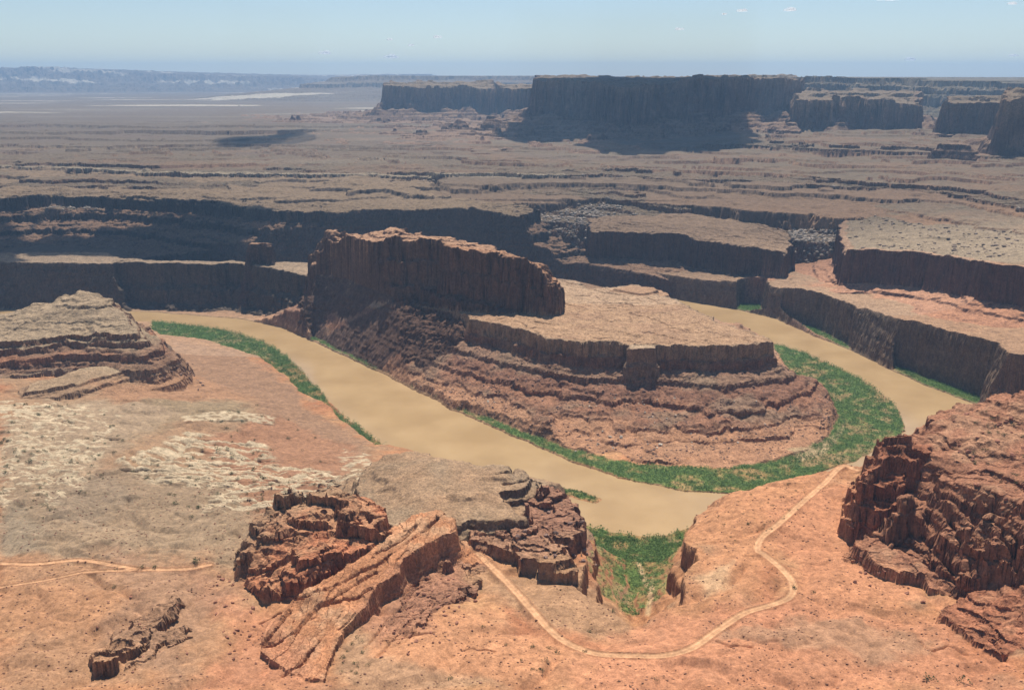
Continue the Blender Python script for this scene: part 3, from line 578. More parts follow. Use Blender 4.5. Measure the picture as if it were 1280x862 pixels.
ROADS = [road([(598,690),(612,706),(640,735),(665,762),(690,788),(712,806),(745,815),(790,820),(830,818),(865,808),(895,788),(930,768),(965,757),(988,742),(990,728),(975,708),(955,694),(947,686),(952,672),(975,652),(1005,625),(1030,601),(1052,590),(1072,583),(1088,580)], 3.9),
         road([(-120,704),(-40,703),(40,704),(100,702),(150,706),(180,711),(230,710),(262,707)], 3.2),
         road([(-60,745),(0,735),(60,723),(110,716),(180,711)], 2.2),
         ]
for i, d, wd in ROADS:
    k = ss(wd + 3, wd, d)
    k0 = ss(wd + 3.5, wd + 1.2, d) * ss(wd - .5, wd + .6, d); mix(rgb(.33, .17, .10), k0 * .5, i)
    sel = i[d < wd]; roadm[sel] = True
    col[sel] = rgb(.54, .325, .205); mm = np.abs(d[d < wd] - wd * .5) < .6; col[sel[mm]] = rgb(.60, .385, .25)
    berm = np.exp(-((d - wd - .8) / 1.0) ** 2) * .9
    H[i] = H[i] + berm - ss(wd + .5, wd - .5, d) * .4
# cracks in the slickrock and small ledges
def groove(pts, wdt, dep, side=0):
    q = HH(pts); a = np.array(q); R = 15
    i = np.nonzero((X > a[:, 0].min() - R) & (X < a[:, 0].max() + R) & (Y > a[:, 1].min() - R) & (Y < a[:, 1].max() + R))[0]
    d = seg_dist(X[i] + W[2][0][i] * 2.5, Y[i] + W[2][1][i] * 2.5, q, False)
    H[i] -= np.exp(-(d / wdt) ** 2) * dep * (1 + .5 * nC[i])
for g in ([(325,778),(350,765),(380,746),(405,735),(440,720),(470,706),(490,692)], [(328,806),(345,785),(362,762)], [(332,808),(350,800),(372,788),(388,768),(400,755),(420,750),(445,745),(465,735)],
          [(405,757),(412,748),(440,733),(470,715)], [(345,735),(380,722),(410,705)], [(355,845),(380,825),(400,800)],
          [(1098,670),(1120,683),(1150,695),(1180,705),(1190,712)], [(1110,668),(1140,678),(1175,697),(1195,715)], [(1187,776),(1215,785),(1240,800),(1256,825)], [(1200,760),(1230,775),(1255,800)],
          [(520,655),(500,675),(470,690)], [(548,645),(530,662),(505,680)]):
    groove(g, 1.5, 6)
for g in ([(1158,582),(1172,585),(1188,590)]),([(1180,604),(1205,609),(1232,611)]),([(1236,622),(1255,628),(1270,636)]),([(1196,588),(1228,590)]),([(1160,640),(1168,655),(1172,664)]),([(1232,592),(1260,600),(1285,610)]),([(1258,655),(1268,670),(1276,684)]),([(1140,560),(1150,570)]),([(1190,650),(1215,660),(1235,668)]),([(1205,630),(1225,640)]):
    groove(g, 4.5, 15)
for g in ([(225,529),(262,526),(300,525),(342,531)], [(150,585),(180,588),(216,590)], [(155,575),(195,577),(232,579)], [(240,548),(285,552),(330,560)], [(250,564),(300,570),(342,576)], [(262,581),(302,584)], [(330,600),(365,603),(402,610)], [(60,560),(90,563)], [(120,545),(150,548)], [(75,527),(105,529)],
          [(5,455),(40,450),(90,452),(120,446)], [(30,425),(80,428),(130,422)], [(130,432),(160,426),(190,430)], [(620,592),(640,589),(662,590)], [(590,652),(625,656),(660,658)], [(630,605),(655,600),(675,603)]):
    groove(g, 1.8, 6)
for g in ([(1150,800),(1165,812),(1185,805),(1210,818)], [(895,800),(910,806),(940,808)], [(580,812),(620,813)], [(455,810),(480,780),(520,735),(540,705)], [(470,820),(500,790),(540,750)], [(490,800),(540,790)]):
    groove(g, 1.3, 3.5)
for (i_, k_), a_ in ((LEDM, 1.0), (LM1, .6)):
    q_ = i_[k_ > .15]; kq = k_[k_ > .15]
    H[q_] += (1.6 + cells(X[q_] + W[2][0][q_] * 6, Y[q_] * 1.8, 13, 21) * 3.5 + cells(X[q_], Y[q_] * 1.6, 5, 22) * 1.6) * kq * a_
Hg = H.reshape(NR, NC); P[..., 2] = Hg
print('roads', time.time() - T0)

# push cliff faces in and out along hard and soft layers
gy = np.gradient(Hg, axis=0) / np.gradient(Yg, axis=0); gx = np.gradient(Hg, axis=1) / np.gradient(Xg, axis=1)
g = np.sqrt(gx ** 2 + gy ** 2) + 1e-6
st = ss(.8, 2.5, g) * (1 - ss(3200, 5000, Yg)); stf = ss(.8, 2.5, g) * ss(3800, 5000, Yg)
a = pn(Xg * 0 + nB.reshape(NR, NC) * .6 + Xg / 300, Hg / f4(4.2), 401) + .6 * pn(Xg / 6, Hg / f4(16), 405) + .5 * pn((Xg + Yg) / 3.2, Hg / f4(3.0), 409)
off = (20 * stf * pn(Xg / 900, Hg / f4(26), 421) + a * 2.2 * st * np.clip(rough.reshape(NR, NC), .6, 1.6)).astype(f4)
P[..., 0] -= gx / g * off; P[..., 1] -= gy / g * off
del gx, gy, g, a, off
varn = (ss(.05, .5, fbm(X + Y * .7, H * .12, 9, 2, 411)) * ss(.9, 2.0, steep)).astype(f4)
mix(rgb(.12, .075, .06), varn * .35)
# the rock here is warm: a little more red, a little less blue than the tints above
nr_ = (Y < 2100).astype(f4)
col[:, 2] *= .82 - .14 * nr_; col[:, 1] *= .95 - .11 * nr_; col[:, 0] *= 1 - .05 * nr_; col *= (1 - .05 * ss(1500, 1250, Y))[:, None]; col *= (1 - .03 * ((rough > 1.7) & (X > 330)))[:, None]; col *= (1 - .50 * ss(2350, 3000, Y) * (1 - .25 * ss(7000, 12000, Y)) * (1 - .5 * slope))[:, None]  # middle distance also darkened: scrub, plus its self-shadowing put into the colour
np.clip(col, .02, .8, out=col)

# ------------------------------------------------------------------ materials
def newmat(name):
    m = bpy.data.materials.new(name); m.use_nodes = True; nt = m.node_tree
    b = nt.nodes['Principled BSDF']; return m, nt, b
def rockmat(name, fine=1.0, bump=.6, rgh=.95, a1=.42):
    m, nt, b = newmat(name); L = nt.links; nd = nt.nodes
    at = nd.new('ShaderNodeAttribute'); at.attribute_name = 'Col'
    geo = nd.new('ShaderNodeNewGeometry')
    def noise(sc, det, off=None):
        n = nd.new('ShaderNodeTexNoise'); n.inputs['Scale'].default_value = sc; n.inputs['Detail'].default_value = det
        n.inputs['Roughness'].default_value = .65; L.new(geo.outputs['Position'], n.inputs['Vector']); return n
    n1 = noise(.45 * fine, 3); n2 = noise(.05, 4); n3 = noise(.16, 2)
    def rng(src, lo, hi):
        r = nd.new('ShaderNodeMapRange'); r.inputs[1].default_value = .3; r.inputs[2].default_value = .7
        r.inputs[3].default_value = lo; r.inputs[4].default_value = hi; L.new(src, r.inputs[0]); return r.outputs[0]
    def mul(a, b_):
        x = nd.new('ShaderNodeMath'); x.operation = 'MULTIPLY'; L.new(a, x.inputs[0]); L.new(b_, x.inputs[1]); return x.outputs[0]
    v = mul(mul(rng(n1.outputs[0], 1 - a1, 1 + a1), rng(n2.outputs[0], .78, 1.22)), rng(n3.outputs[0], .76, 1.24))
    vm = nd.new('ShaderNodeVectorMath'); vm.operation = 'SCALE'; L.new(at.outputs['Color'], vm.inputs[0]); L.new(v, vm.inputs['Scale'])
    L.new(vm.outputs[0], b.inputs['Base Color']); b.inputs['Roughness'].default_value = rgh
    b.inputs['Specular IOR Level'].default_value = .15
    bp = nd.new('ShaderNodeBump'); bp.inputs['Strength'].default_value = bump; bp.inputs['Distance'].default_value = 1.2
    L.new(n1.outputs[0], bp.inputs['Height']); L.new(bp.outputs[0], b.inputs['Normal'])
    return m
MROCK = rockmat('weathered_sandstone', 1, .8); MSOIL = rockmat('desert_soil', 1.3, .35, a1=.26); MROAD = rockmat('graded_dirt', .8, .08, a1=.07)

# ------------------------------------------------------------------ cut the ground sheet into its landforms
fi = (np.arange(NR - 1)[:, None] * NC + np.arange(NC - 1)[None, :]).ravel()
faces_all = np.stack([fi, fi + 1, fi + NC + 1, fi + NC], -1)
Pf = P.reshape(-1, 3)
def build(name, fsel, mat, verts=None, colr=True, smooth=True):
    if mat is MROCK: smooth = False
    F = faces_all[fsel]
    used, inv = np.unique(F, return_inverse=True)
    V = (Pf if verts is None else verts)[used]
    me = bpy.data.meshes.new(name)
    me.vertices.add(len(used)); me.vertices.foreach_set('co', V.astype(f4).ravel())
    nf = len(F); me.loops.add(nf * 4); me.polygons.add(nf)
    me.loops.foreach_set('vertex_index', inv.astype(np.int32).ravel())
    me.polygons.foreach_set('loop_start', np.arange(0, nf * 4, 4, dtype=np.int32))
    me.update(calc_edges=True)
    me.polygons.foreach_set('use_smooth', np.full(nf, smooth))
    if colr:
        c = np.ones((len(used), 4), f4); c[:, :3] = col[used]
        at = me.color_attributes.new('Col', 'FLOAT_COLOR', 'POINT'); at.data.foreach_set('color', c.ravel())
    me.materials.append(mat)
    o = bpy.data.objects.new(name, me); C.objects.link(o); return o
# a landform keeps only the part near its own rim; the flats between belong to the terrain
keep = np.full(N, -1, np.int16)
for k, L in enumerate(LF):
    i = np.nonzero(reg == k)[0]
    lim = 1e9 if L['cat'] != 'cliff' else 130
    if L['label'].startswith(('step ledge', 'thin dark ledge', 'broken dark ledge')): continue
    s = i[(inn[i] < lim)]; keep[s] = k
keep[(reg >= 0) & (keep < 0) & False] = -1
keep[(dr < 1.5)] = -1
keep[(veg > .5)] = -1
fid = keep[fi]
def largest(m2):
    f = np.where(m2, 0, -1).astype(np.int16); return tidy(f.ravel(), 1, .999) == 0
def tidy(fid, nk=None, thr=.12):
    g = fid.reshape(NR - 1, NC - 1)
    for k in range(nk or len(LF)):
        ii = np.nonzero(g == k)
        if not len(ii[0]): continue
        a0, a1, b0, b1 = ii[0].min(), ii[0].max() + 1, ii[1].min(), ii[1].max() + 1
        m = g[a0:a1, b0:b1] == k; n_ = m.size; idx_ = np.arange(n_).reshape(m.shape)
        eh = m[:, 1:] & m[:, :-1]; ev = m[1:] & m[:-1]
        A = np.concatenate([idx_[:, :-1][eh], idx_[:-1][ev]]); Bq = np.concatenate([idx_[:, 1:][eh], idx_[1:][ev]])
        L_ = np.arange(n_)
        while True:
            la, lb = L_[A], L_[Bq]; d_ = la != lb
            if not d_.any(): break
            A, Bq, la, lb = A[d_], Bq[d_], la[d_], lb[d_]
            np.minimum.at(L_, np.maximum(la, lb), np.minimum(la, lb))
            while True:
                n2 = L_[L_]
                if (n2 == L_).all(): break
                L_ = n2
        cnt = np.bincount(L_[m.ravel()], minlength=n_)
        small = (cnt[L_] < cnt.max() * thr).reshape(m.shape) & m
        g[a0:a1, b0:b1][small] = -1
    return g.ravel()
fid = tidy(fid); froad = roadm[fi] & (fid < 0)
fgreen = (veg[fi] > .5)
OBJ = {}
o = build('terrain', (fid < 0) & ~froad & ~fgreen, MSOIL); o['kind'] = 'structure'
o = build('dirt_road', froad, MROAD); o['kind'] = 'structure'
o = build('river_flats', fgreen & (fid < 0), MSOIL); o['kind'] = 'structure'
for k, L in enumerate(LF):
    s = fid == k
    if s.sum() < 30: print('few faces', L['label']); continue
    if L['cat'] in ('mesa', 'plateau', 'butte', 'rock fin') and s.sum() > 6000:
        cl = [p for p in L['prof'] if p[0] < 60][-1][0]
        cl = {'mesa': 55, 'plateau': 260}.get(L['cat'], min(cl, 34))
        top_ = inn[fi] > 0; cf = ~top_ & (out[fi] < cl)
        o = bpy.data.objects.new(L['name'], None); C.objects.link(o); o.location = Pf[fi[s]].mean(0)
        if L['cat'] in ('mesa', 'plateau'):
            ta = s & ~top_ & ~cf; tb = largest(ta.reshape(NR - 1, NC - 1)) if ta.any() else ta
            cf = cf | (ta & ~tb)
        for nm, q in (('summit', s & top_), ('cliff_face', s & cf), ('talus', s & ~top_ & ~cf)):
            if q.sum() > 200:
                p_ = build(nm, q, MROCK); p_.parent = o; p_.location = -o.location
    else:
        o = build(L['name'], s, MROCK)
    o['label'] = L['label']; o['category'] = L['cat']
    if L['group']: o['group'] = L['group']
print('meshes', time.time() - T0)

# ------------------------------------------------------------------ the river
m, nt, b = newmat('muddy_water'); nd = nt.nodes; LK = nt.links
b.inputs['Base Color'].default_value = (.52, .36, .17, 1); b.inputs['Roughness'].default_value = .12; b.inputs['IOR'].default_value = 1.33
geo = nd.new('ShaderNodeNewGeometry')
nz = nd.new('ShaderNodeTexNoise'); nz.inputs['Scale'].default_value = .25; nz.inputs['Detail'].default_value = 4; LK.new(geo.outputs['Position'], nz.inputs['Vector'])
bp = nd.new('ShaderNodeBump'); bp.inputs['Strength'].default_value = .5; bp.inputs['Distance'].default_value = .5; LK.new(nz.outputs[0], bp.inputs['Height']); LK.new(bp.outputs[0], b.inputs['Normal'])
n2 = nd.new('ShaderNodeTexNoise'); n2.inputs['Scale'].default_value = .012; n2.inputs['Detail'].default_value = 3; LK.new(geo.outputs['Position'], n2.inputs['Vector'])
cr = nd.new('ShaderNodeValToRGB'); cr.color_ramp.elements[0].position = .35; cr.color_ramp.elements[0].color = (.37, .24, .115, 1); cr.color_ramp.elements[1].position = .7; cr.color_ramp.elements[1].color = (.45, .30, .15, 1)
LK.new(n2.outputs[0], cr.inputs[0]); LK.new(cr.outputs[0], b.inputs['Base Color'])
MWAT = m
wv = Pf.copy(); wv[:, 2] = 0
wv[:, 0], wv[:, 1] = X, Y
o = build('river', (dr[fi] < 9), MWAT, verts=wv, colr=False); o['kind'] = 'structure'
del wv
import bmesh
# ------------------------------------------------------------------ plants and loose rock
def fillmesh(name, V, F, mat, cols=None):
    me = bpy.data.meshes.new(name); k = F.shape[1]
    me.vertices.add(len(V)); me.vertices.foreach_set('co', V.astype(f4).ravel())
    me.loops.add(F.size); me.polygons.add(len(F)); me.loops.foreach_set('vertex_index', F.astype(np.int32).ravel())
    me.polygons.foreach_set('loop_start', np.arange(0, F.size, k, dtype=np.int32)); me.update(calc_edges=True)
    if cols is not None:
        c = np.ones((len(V), 4), f4); c[:, :3] = cols
        me.color_attributes.new('Col', 'FLOAT_COLOR', 'POINT').data.foreach_set('color', c.ravel())
    me.materials.append(mat); return me
mleaf, nt, b = newmat('foliage'); at = nt.nodes.new('ShaderNodeAttribute'); at.attribute_name = 'Col'
nt.links.new(at.outputs['Color'], b.inputs['Base Color']); b.inputs['Roughness'].default_value = .8; b.inputs['Specular IOR Level'].default_value = .1
tl_ = nt.nodes.new('ShaderNodeBsdfTranslucent'); nt.links.new(at.outputs['Color'], tl_.inputs[0]); mx_ = nt.nodes.new('ShaderNodeMixShader'); mx_.inputs[0].default_value = .35
nt.links.new(b.outputs[0], mx_.inputs[1]); nt.links.new(tl_.outputs[0], mx_.inputs[2]); nt.links.new(mx_.outputs[0], nt.nodes['Material Output'].inputs['Surface'])
def leaves(cx_, cy_, cz_, rad, hgt, n, rng_, base, size=.42):
    """n leaf clumps (triangles) through the volume of each plant"""
    M_ = len(cx_); a = rng_.rand(M_, n) * 6.283; q_ = np.sqrt(rng_.rand(M_, n)); zz_ = rng_.rand(M_, n)
    w = np.sqrt(np.clip(1 - (zz_ * 1.0) ** 2.2, .05, 1))
    px_ = cx_[:, None] + rad[:, None] * q_ * w * np.cos(a); py_ = cy_[:, None] + rad[:, None] * q_ * w * np.sin(a); pz_ = cz_[:, None] + hgt[:, None] * zz_
    c = np.stack([px_, py_, pz_], -1).reshape(-1, 1, 3)
    t = rng_.randn(M_ * n, 3, 3); t /= np.linalg.norm(t, axis=2, keepdims=True); t[..., 2] *= .75
    V = (c + t * (rad[:, None] * size * rng_.uniform(.6, 1.2, (M_, n))).reshape(-1, 1, 1)).reshape(-1, 3)
    F = np.arange(len(V)).reshape(-1, 3)
    tone = (rng_.uniform(.7, 1.35, (M_, 1)) * rng_.uniform(.8, 1.2, (M_, n))).reshape(-1, 1, 1)
    cc = np.tile((base[:, None, None, :] * np.ones((1, n, 3, 1))).reshape(-1, 3, 3), 1) * tone
    return V, F, cc.reshape(-1, 3)
rg_ = np.random.RandomState(11)
area = np.zeros((NR, NC)); dyy = np.gradient(ys); area[:] = (dyy[:, None] * (ys[:, None] + 90) * (ss_[1] - ss_[0])); area = area.ravel()
def thicket(key, name_label, dens, hs, base, dry=None):
    i = VM[key]; pr_ = np.clip(area[i] * dens * (.45 + 1.1 * ss(-.35, .25, nC[i] + nB[i] * .6)), 0, .95)
    s = i[rg_.rand(len(i)) < pr_ * (dr[i] > 1) * (~roadm[i])]
    if key == 'ravine': s = s[rg_.rand(len(s)) > ravz[s] * .75]
    n_ = len(s); x, y, z = X[s] + rg_.randn(n_) * .6, Y[s] + rg_.randn(n_) * .6, H[s]
    edge = 1 + .8 * ss(16, 4, dr[s])
    r_ = rg_.uniform(1.3, 3.2, n_); h_ = rg_.uniform(hs[0], hs[1], n_) * edge
    bc = np.tile(np.array(base), (n_, 1)) * (1 + .35 * nB[s][:, None])
    if key == 'ravine': bc = bc + (np.array((.20, .17, .08)) - bc) * ravz[s][:, None] * .7
    V, F, cc = leaves(x, y, z - .2, r_, h_, 9, rg_, bc, .5)
    o = bpy.data.objects.new('riverside_thicket', fillmesh('riverside_thicket', V, F, mleaf, cc)); C.objects.link(o)
    o['kind'] = 'stuff'; o['label'] = name_label; o['category'] = 'thicket'; print(key, n_)
thicket('left', 'dense green riverside scrub in a curving strip along the near left bank', .15, (2.6, 5.5), (.14, .22, .08))
thicket('pen', 'green scrub covering the flats on the inside of the river bend', .12, (2.0, 4.6), (.14, .22, .08))
thicket('far', 'narrow strip of green scrub at the foot of the right-hand wall', .12, (2.5, 5), (.115, .19, .06))
thicket('far2', 'small green patch of scrub at the foot of the far wall', .12, (2, 4), (.115, .19, .06))
thicket('far3', 'green scrub along the far bank near the big red butte', .12, (2.5, 5), (.115, .19, .06))
thicket('islet', 'low green islet strip in the river beside the broken cliff', .15, (1, 2), (.10, .16, .05))
thicket('mouth', 'bright green scrub on the river edge at the ravine mouth', .13, (1.8, 3.8), (.125, .205, .06))
thicket('ravine', 'bright green scrub filling the mouth of the side ravine', .11, (1.5, 3.2), (.16, .24, .08))
# single desert shrubs
def shrub_mesh(seed):
    r = np.random.RandomState(seed); n_ = 5
    x, y = r.randn(n_) * .35, r.randn(n_) * .35
    return leaves(x, y, np.zeros(n_), r.uniform(.5, .8, n_), r.uniform(.7, 1.15, n_), 16, r, np.tile(np.array((.075, .095, .04)), (n_, 1)), .34)
SHR = [fillmesh('desert_shrub', *shrub_mesh(50 + i)[:2], mleaf, shrub_mesh(50 + i)[2]) for i in range(5)]
def shrub(px, py, wpx, label, group=None, name='desert_shrub'):
    h = hit(px, py)
    if not h: return
    s = wpx * h[1] / FPX * .78
    o = bpy.data.objects.new(name, SHR[rg_.randint(5)]); C.objects.link(o); o.location = (h[0], h[1], ground(h[0], h[1]) - .15)
    o.rotation_euler = (0, 0, rg_.rand() * 6.28); o.scale = (s, s, s * rg_.uniform(.8, 1.1)); o['label'] = label; o['category'] = 'shrub'
    if group: o['group'] = group
for px, py, w, lb in ((177,709,6,'dark shrub between the two dirt tracks, right of the fork'),(246,702,9,'widest round green shrub beside the upper dirt track'),(146,712,5,'small shrub in the fork of the two dirt tracks'),(194,709,6,'grey-green shrub just right of the dark one at the fork'),(143,734,6,'lone shrub on the orange flat below the fork'),
    (697,816,8,'darkest big shrub on the orange flat left of the road bend'),(681,826,8,'pale olive shrub below the darkest one'),(675,837,8,'round olive shrub lowest in the cluster by the road bend'),(666,808,6,'shrub at the upper left of the cluster by the road bend'),(687,810,6,'shrub directly above the darkest big shrub'),(632,806,5,'shrub alone on the pink flat left of the cluster'),(665,836,5,'little shrub beside the round olive one'),
    (732,814,5,'shrub touching the near side of the road bend'),(737,789,5,'shrub above the road bend by the ravine head'),(563,848,7,'low shrub on the pink flat at the bottom edge'),(820,850,6,'shrub near the bottom edge below the road'),(992,735,6,'tall thin shrub on the outside of the hairpin bend'),(1017,740,5,'shrub a little right of the hairpin bend'),(1160,848,12,'flat green shrub patch near the bottom right edge'),(1202,853,13,'spreading green shrub near the low curved ridge'),
    (766,764,6,'dark bush standing on the lip of the ravine'),(652,825,4,'small dark shrub left of the pale olive one'),(604,783,4,'tiny shrub by the broken ledge on the pink flat')):
    shrub(px, py, w, lb)
def scatter(n_, poly, w, label, group, fn):
    a = np.array(poly); k = 0; tr_ = 0
    while k < n_ and tr_ < n_ * 30:
        tr_ += 1; px, py = rg_.uniform(a[:, 0].min(), a[:, 0].max()), rg_.uniform(a[:, 1].min(), a[:, 1].max())
        if inside(np.array([px]), np.array([py]), poly)[0]: fn(px, py, rg_.uniform(*w), label, group); k += 1
scatter(95, [(0,500),(120,505),(160,540),(130,600),(60,650),(0,650)], (2.6, 5), 'small dark green shrub dotted among the pale ledges at the left edge', 'shrubs on the left pale ledges', shrub)
scatter(60, [(160,590),(240,560),(340,560),(440,600),(400,625),(330,640),(240,650),(190,620)], (2.6, 5.5), 'small green shrub among the white ledges above the rusty mound', 'shrubs on the white ledges', shrub)
scatter(26, [(150,500),(330,500),(420,540),(400,580),(250,560)], (2.5, 4.5), 'small dark shrub on the brown slope above the white ledges', 'shrubs on the brown slope', shrub)
scatter(30, [(900,610),(1020,600),(990,650),(930,680),(890,670)], (2, 3.6), 'tiny shrub on the orange slope left of the winding road', 'shrubs on the orange slope', shrub)
scatter(26, [(1180,520),(1280,500),(1280,620),(1190,590)], (3, 5.5), 'small olive shrub on the upper slope of the red butte', 'shrubs on the red butte', shrub)
scatter(14, [(420,815),(445,790),(470,830),(430,850)], (3, 6), 'green shrub in the shade below the slab edge', 'shrubs below the slab', shrub)
# boulders
def boulder_mesh(seed, c, nm='boulder'):
    r = np.random.RandomState(seed); bm = bmesh.new(); bmesh.ops.create_icosphere(bm, subdivisions=2, radius=1)
    pl_ = [(r.randn(3), r.uniform(.45, .8)) for _ in range(9)]
    for v in bm.verts:
        p = np.array(v.co)
        for n_, d_ in pl_:
            n_ = n_ / np.linalg.norm(n_); e = p @ n_ - d_
            if e > 0: p = p - n_ * e
        p *= (1.25, .95, .8); v.co = p
    me = bpy.data.meshes.new(nm); bm.to_mesh(me); bm.free()
    cc = np.ones((len(me.vertices), 4), f4); cc[:, :3] = c; me.color_attributes.new('Col', 'FLOAT_COLOR', 'POINT').data.foreach_set('color', cc.ravel())
    me.materials.append(MROCK); return me
BP = [boulder_mesh(70 + i, (.50, .42, .33)) for i in range(4)]; BR = [boulder_mesh(80 + i, (.30, .135, .085)) for i in range(5)]; BD = [boulder_mesh(90 + i, (.24, .15, .115)) for i in range(4)]
def bould(S_):
    def f(px, py, wpx, label, group=None):
        h = hit(px, py)
        if not h: return
        s = wpx * h[1] / FPX * .5
        o = bpy.data.objects.new('boulder', S_[rg_.randint(len(S_))]); C.objects.link(o); o.location = (h[0], h[1], ground(h[0], h[1]) + s * .25)
        o.rotation_euler = (rg_.uniform(-.3, .3), rg_.uniform(-.3, .3), rg_.rand() * 6.28); o.scale = (s * rg_.uniform(.8, 1.2), s, s * rg_.uniform(.7, 1.1)); o['label'] = label; o['category'] = 'boulder'
        if group: o['group'] = group
    return f
for px, py, w, lb in ((776,547,6,'largest pale boulder on the red slope under the square block'),(763,546,5,'pale boulder just left of the largest one on the red slope'),(826,556,6,'pale boulder standing alone low on the right of the slope'),(753,539,4,'small pale boulder upper left of the largest'),(769,555,4,'dark boulder under the largest pale one'),(610,502,4,'pale boulder on the lower left slope of the peninsula'),(618,503,3,'smaller pale boulder beside the one on the lower left slope'),(748,555,4,'pale boulder low down by the green strip'),(719,564,4,'pale boulder at the edge of the green strip'),(782,557,4,'boulder right of the dark one on the red slope')):
    bould(BP if 'dark' not in lb else BD)(px, py, w, lb)
scatter(36, [(700,500),(790,490),(960,500),(960,550),(860,560),(720,560)], (1.8, 3.4), 'small pale boulder scattered on the red slope under the bench', 'pale boulders on the peninsula slope', bould(BP))
scatter(34, [(590,440),(760,470),(960,460),(980,500),(800,510),(640,500)], (1.8, 4), 'brown block fallen on the upper slope under the bench rim', 'blocks under the bench rim', bould(BD))
scatter(55, [(455,800),(480,770),(520,735),(560,700),(600,720),(590,780),(520,820),(470,830)], (2.5, 7), 'red-brown boulder below the dark front of the slickrock slab', 'boulders below the slab', bould(BR))
scatter(45, [(270,700),(310,720),(330,780),(340,840),(290,830),(260,740)], (2.5, 7), 'red boulder strewn down the slope left of the slab', 'boulders left of the slab', bould(BR))
scatter(28, [(1050,660),(1070,650),(1080,700),(1170,745),(1160,755),(1060,730)], (2.5, 7), 'red boulder fallen around the foot of the big red butte', 'boulders at the butte foot', bould(BR))
scatter(26, [(1180,520),(1280,495),(1280,640),(1180,600)], (3, 8), 'rust-coloured boulder on the upper slope of the red butte', 'boulders on the red butte', bould(BR))
scatter(20, [(640,640),(740,640),(745,720),(700,730),(650,700)], (3, 9), 'brown boulder among the broken cliff rocks by the ravine', 'boulders by the ravine', bould(BD))
scatter(14, [(200,470),(240,450),(260,480),(230,500)], (2.5, 6), 'brown boulder at the foot of the grey stepped butte', 'boulders by the grey butte', bould(BD))
scatter(26, [(100,740),(240,735),(240,860),(100,860)], (2, 5), 'dark red boulder around the jagged outcrop at the lower left', 'boulders round the jagged outcrop', bould(BR))
# rubble fields too many to count
def rubble(label, D0, D1, x0, x1, n_, sz, c, sel):
    i = np.nonzero((Y > D0) & (Y < D1) & (X / (Y + 90) > x0) & (X / (Y + 90) < x1) & sel & (nB + nA > -.15))[0]
    s = i[rg_.randint(0, len(i), n_)]; bm = bmesh.new(); bmesh.ops.create_icosphere(bm, subdivisions=1, radius=1); bv = np.array([v.co[:] for v in bm.verts]); bf = np.array([[v.index for v in f_.verts] for f_ in bm.faces]); bm.free()
    r_ = sz[0] + (sz[1] - sz[0]) * rg_.rand(n_) ** 3
    bv2 = bv[None] * rg_.uniform(.6, 1.3, (n_, len(bv), 1)) * r_[:, None, None] * np.array((1.2, .9, .8))
    V = bv2 + np.stack([X[s], Y[s], H[s]], -1)[:, None, :]; F = bf[None] + (np.arange(n_) * len(bv))[:, None, None]
    cc = np.repeat(np.array(c)[None] * rg_.uniform(.6, 1.15, (n_, 1)), len(bv), 0)
    o = bpy.data.objects.new('rubble', fillmesh('rubble', V.reshape(-1, 3), F.reshape(-1, 3), MROCK, cc)); C.objects.link(o); o['kind'] = 'stuff'; o['label'] = label; o['category'] = 'rubble'
bands_ = isin_ = np.isin(reg, [i for i, L in enumerate(LF) if L['label'].startswith(('rubble-fronted', 'long pale-topped'))]) & (inn <= 0)
rubble('pale rubble strewn below the two long valley rims', 2600, 4400, -.6, .6, 1700, (1.5, 8), (.29, .235, .185), bands_)
rubble('brown rubble over the upper slopes at the right', 2200, 3400, .2, .6, 600, (1.2, 6), (.26, .19, .14), (np.isin(reg, [i for i, L in enumerate(LF) if 'great dark cliff' in L['label']]) & (inn > 20)) | bands_)
rubble('rough stones over the red slopes of the peninsula', 1400, 2300, -.3, .4, 4200, (.5, 2.4), (.25, .155, .115), (reg == lf[[l for l in lf if l.startswith('flat tan bench')][0]]) & (inn <= 0) & (H > 4))
rubble('loose stones over the orange and brown flats in front', 600, 1300, -.6, .6, 12000, (.25, 1.3), (.30, .15, .095), (reg < 0) & ~roadm & (H > 60))
print('plants', time.time() - T0)
# ------------------------------------------------------------------ light, sky, haze, camera
SUN_EL, SUN_AZ = math.radians(65), math.radians(5)          # azimuth from +Y toward +X
w_ = bpy.data.worlds.new('World'); bpy.context.scene.world = w_; w_.use_nodes = True
nt = w_.node_tree; sk = nt.nodes.new('ShaderNodeTexSky'); sk.sky_type = 'NISHITA'; sk.sun_disc = False
sk.sun_elevation = SUN_EL; sk.sun_rotation = SUN_AZ; sk.altitude = 1800; sk.air_density = 1.0; sk.dust_density = 1.0; sk.ozone_density = 1.5
bg = nt.nodes['Background']; bg.inputs[1].default_value = .078; nt.links.new(sk.outputs[0], bg.inputs[0])
sd = bpy.data.lights.new('sun', 'SUN'); sd.energy = 4.7; sd.angle = math.radians(.5); sd.color = (1, .95, .87)
so = bpy.data.objects.new('sun', sd); C.objects.link(so)
so.rotation_euler = (-(math.pi / 2 - SUN_EL), 0, -SUN_AZ)
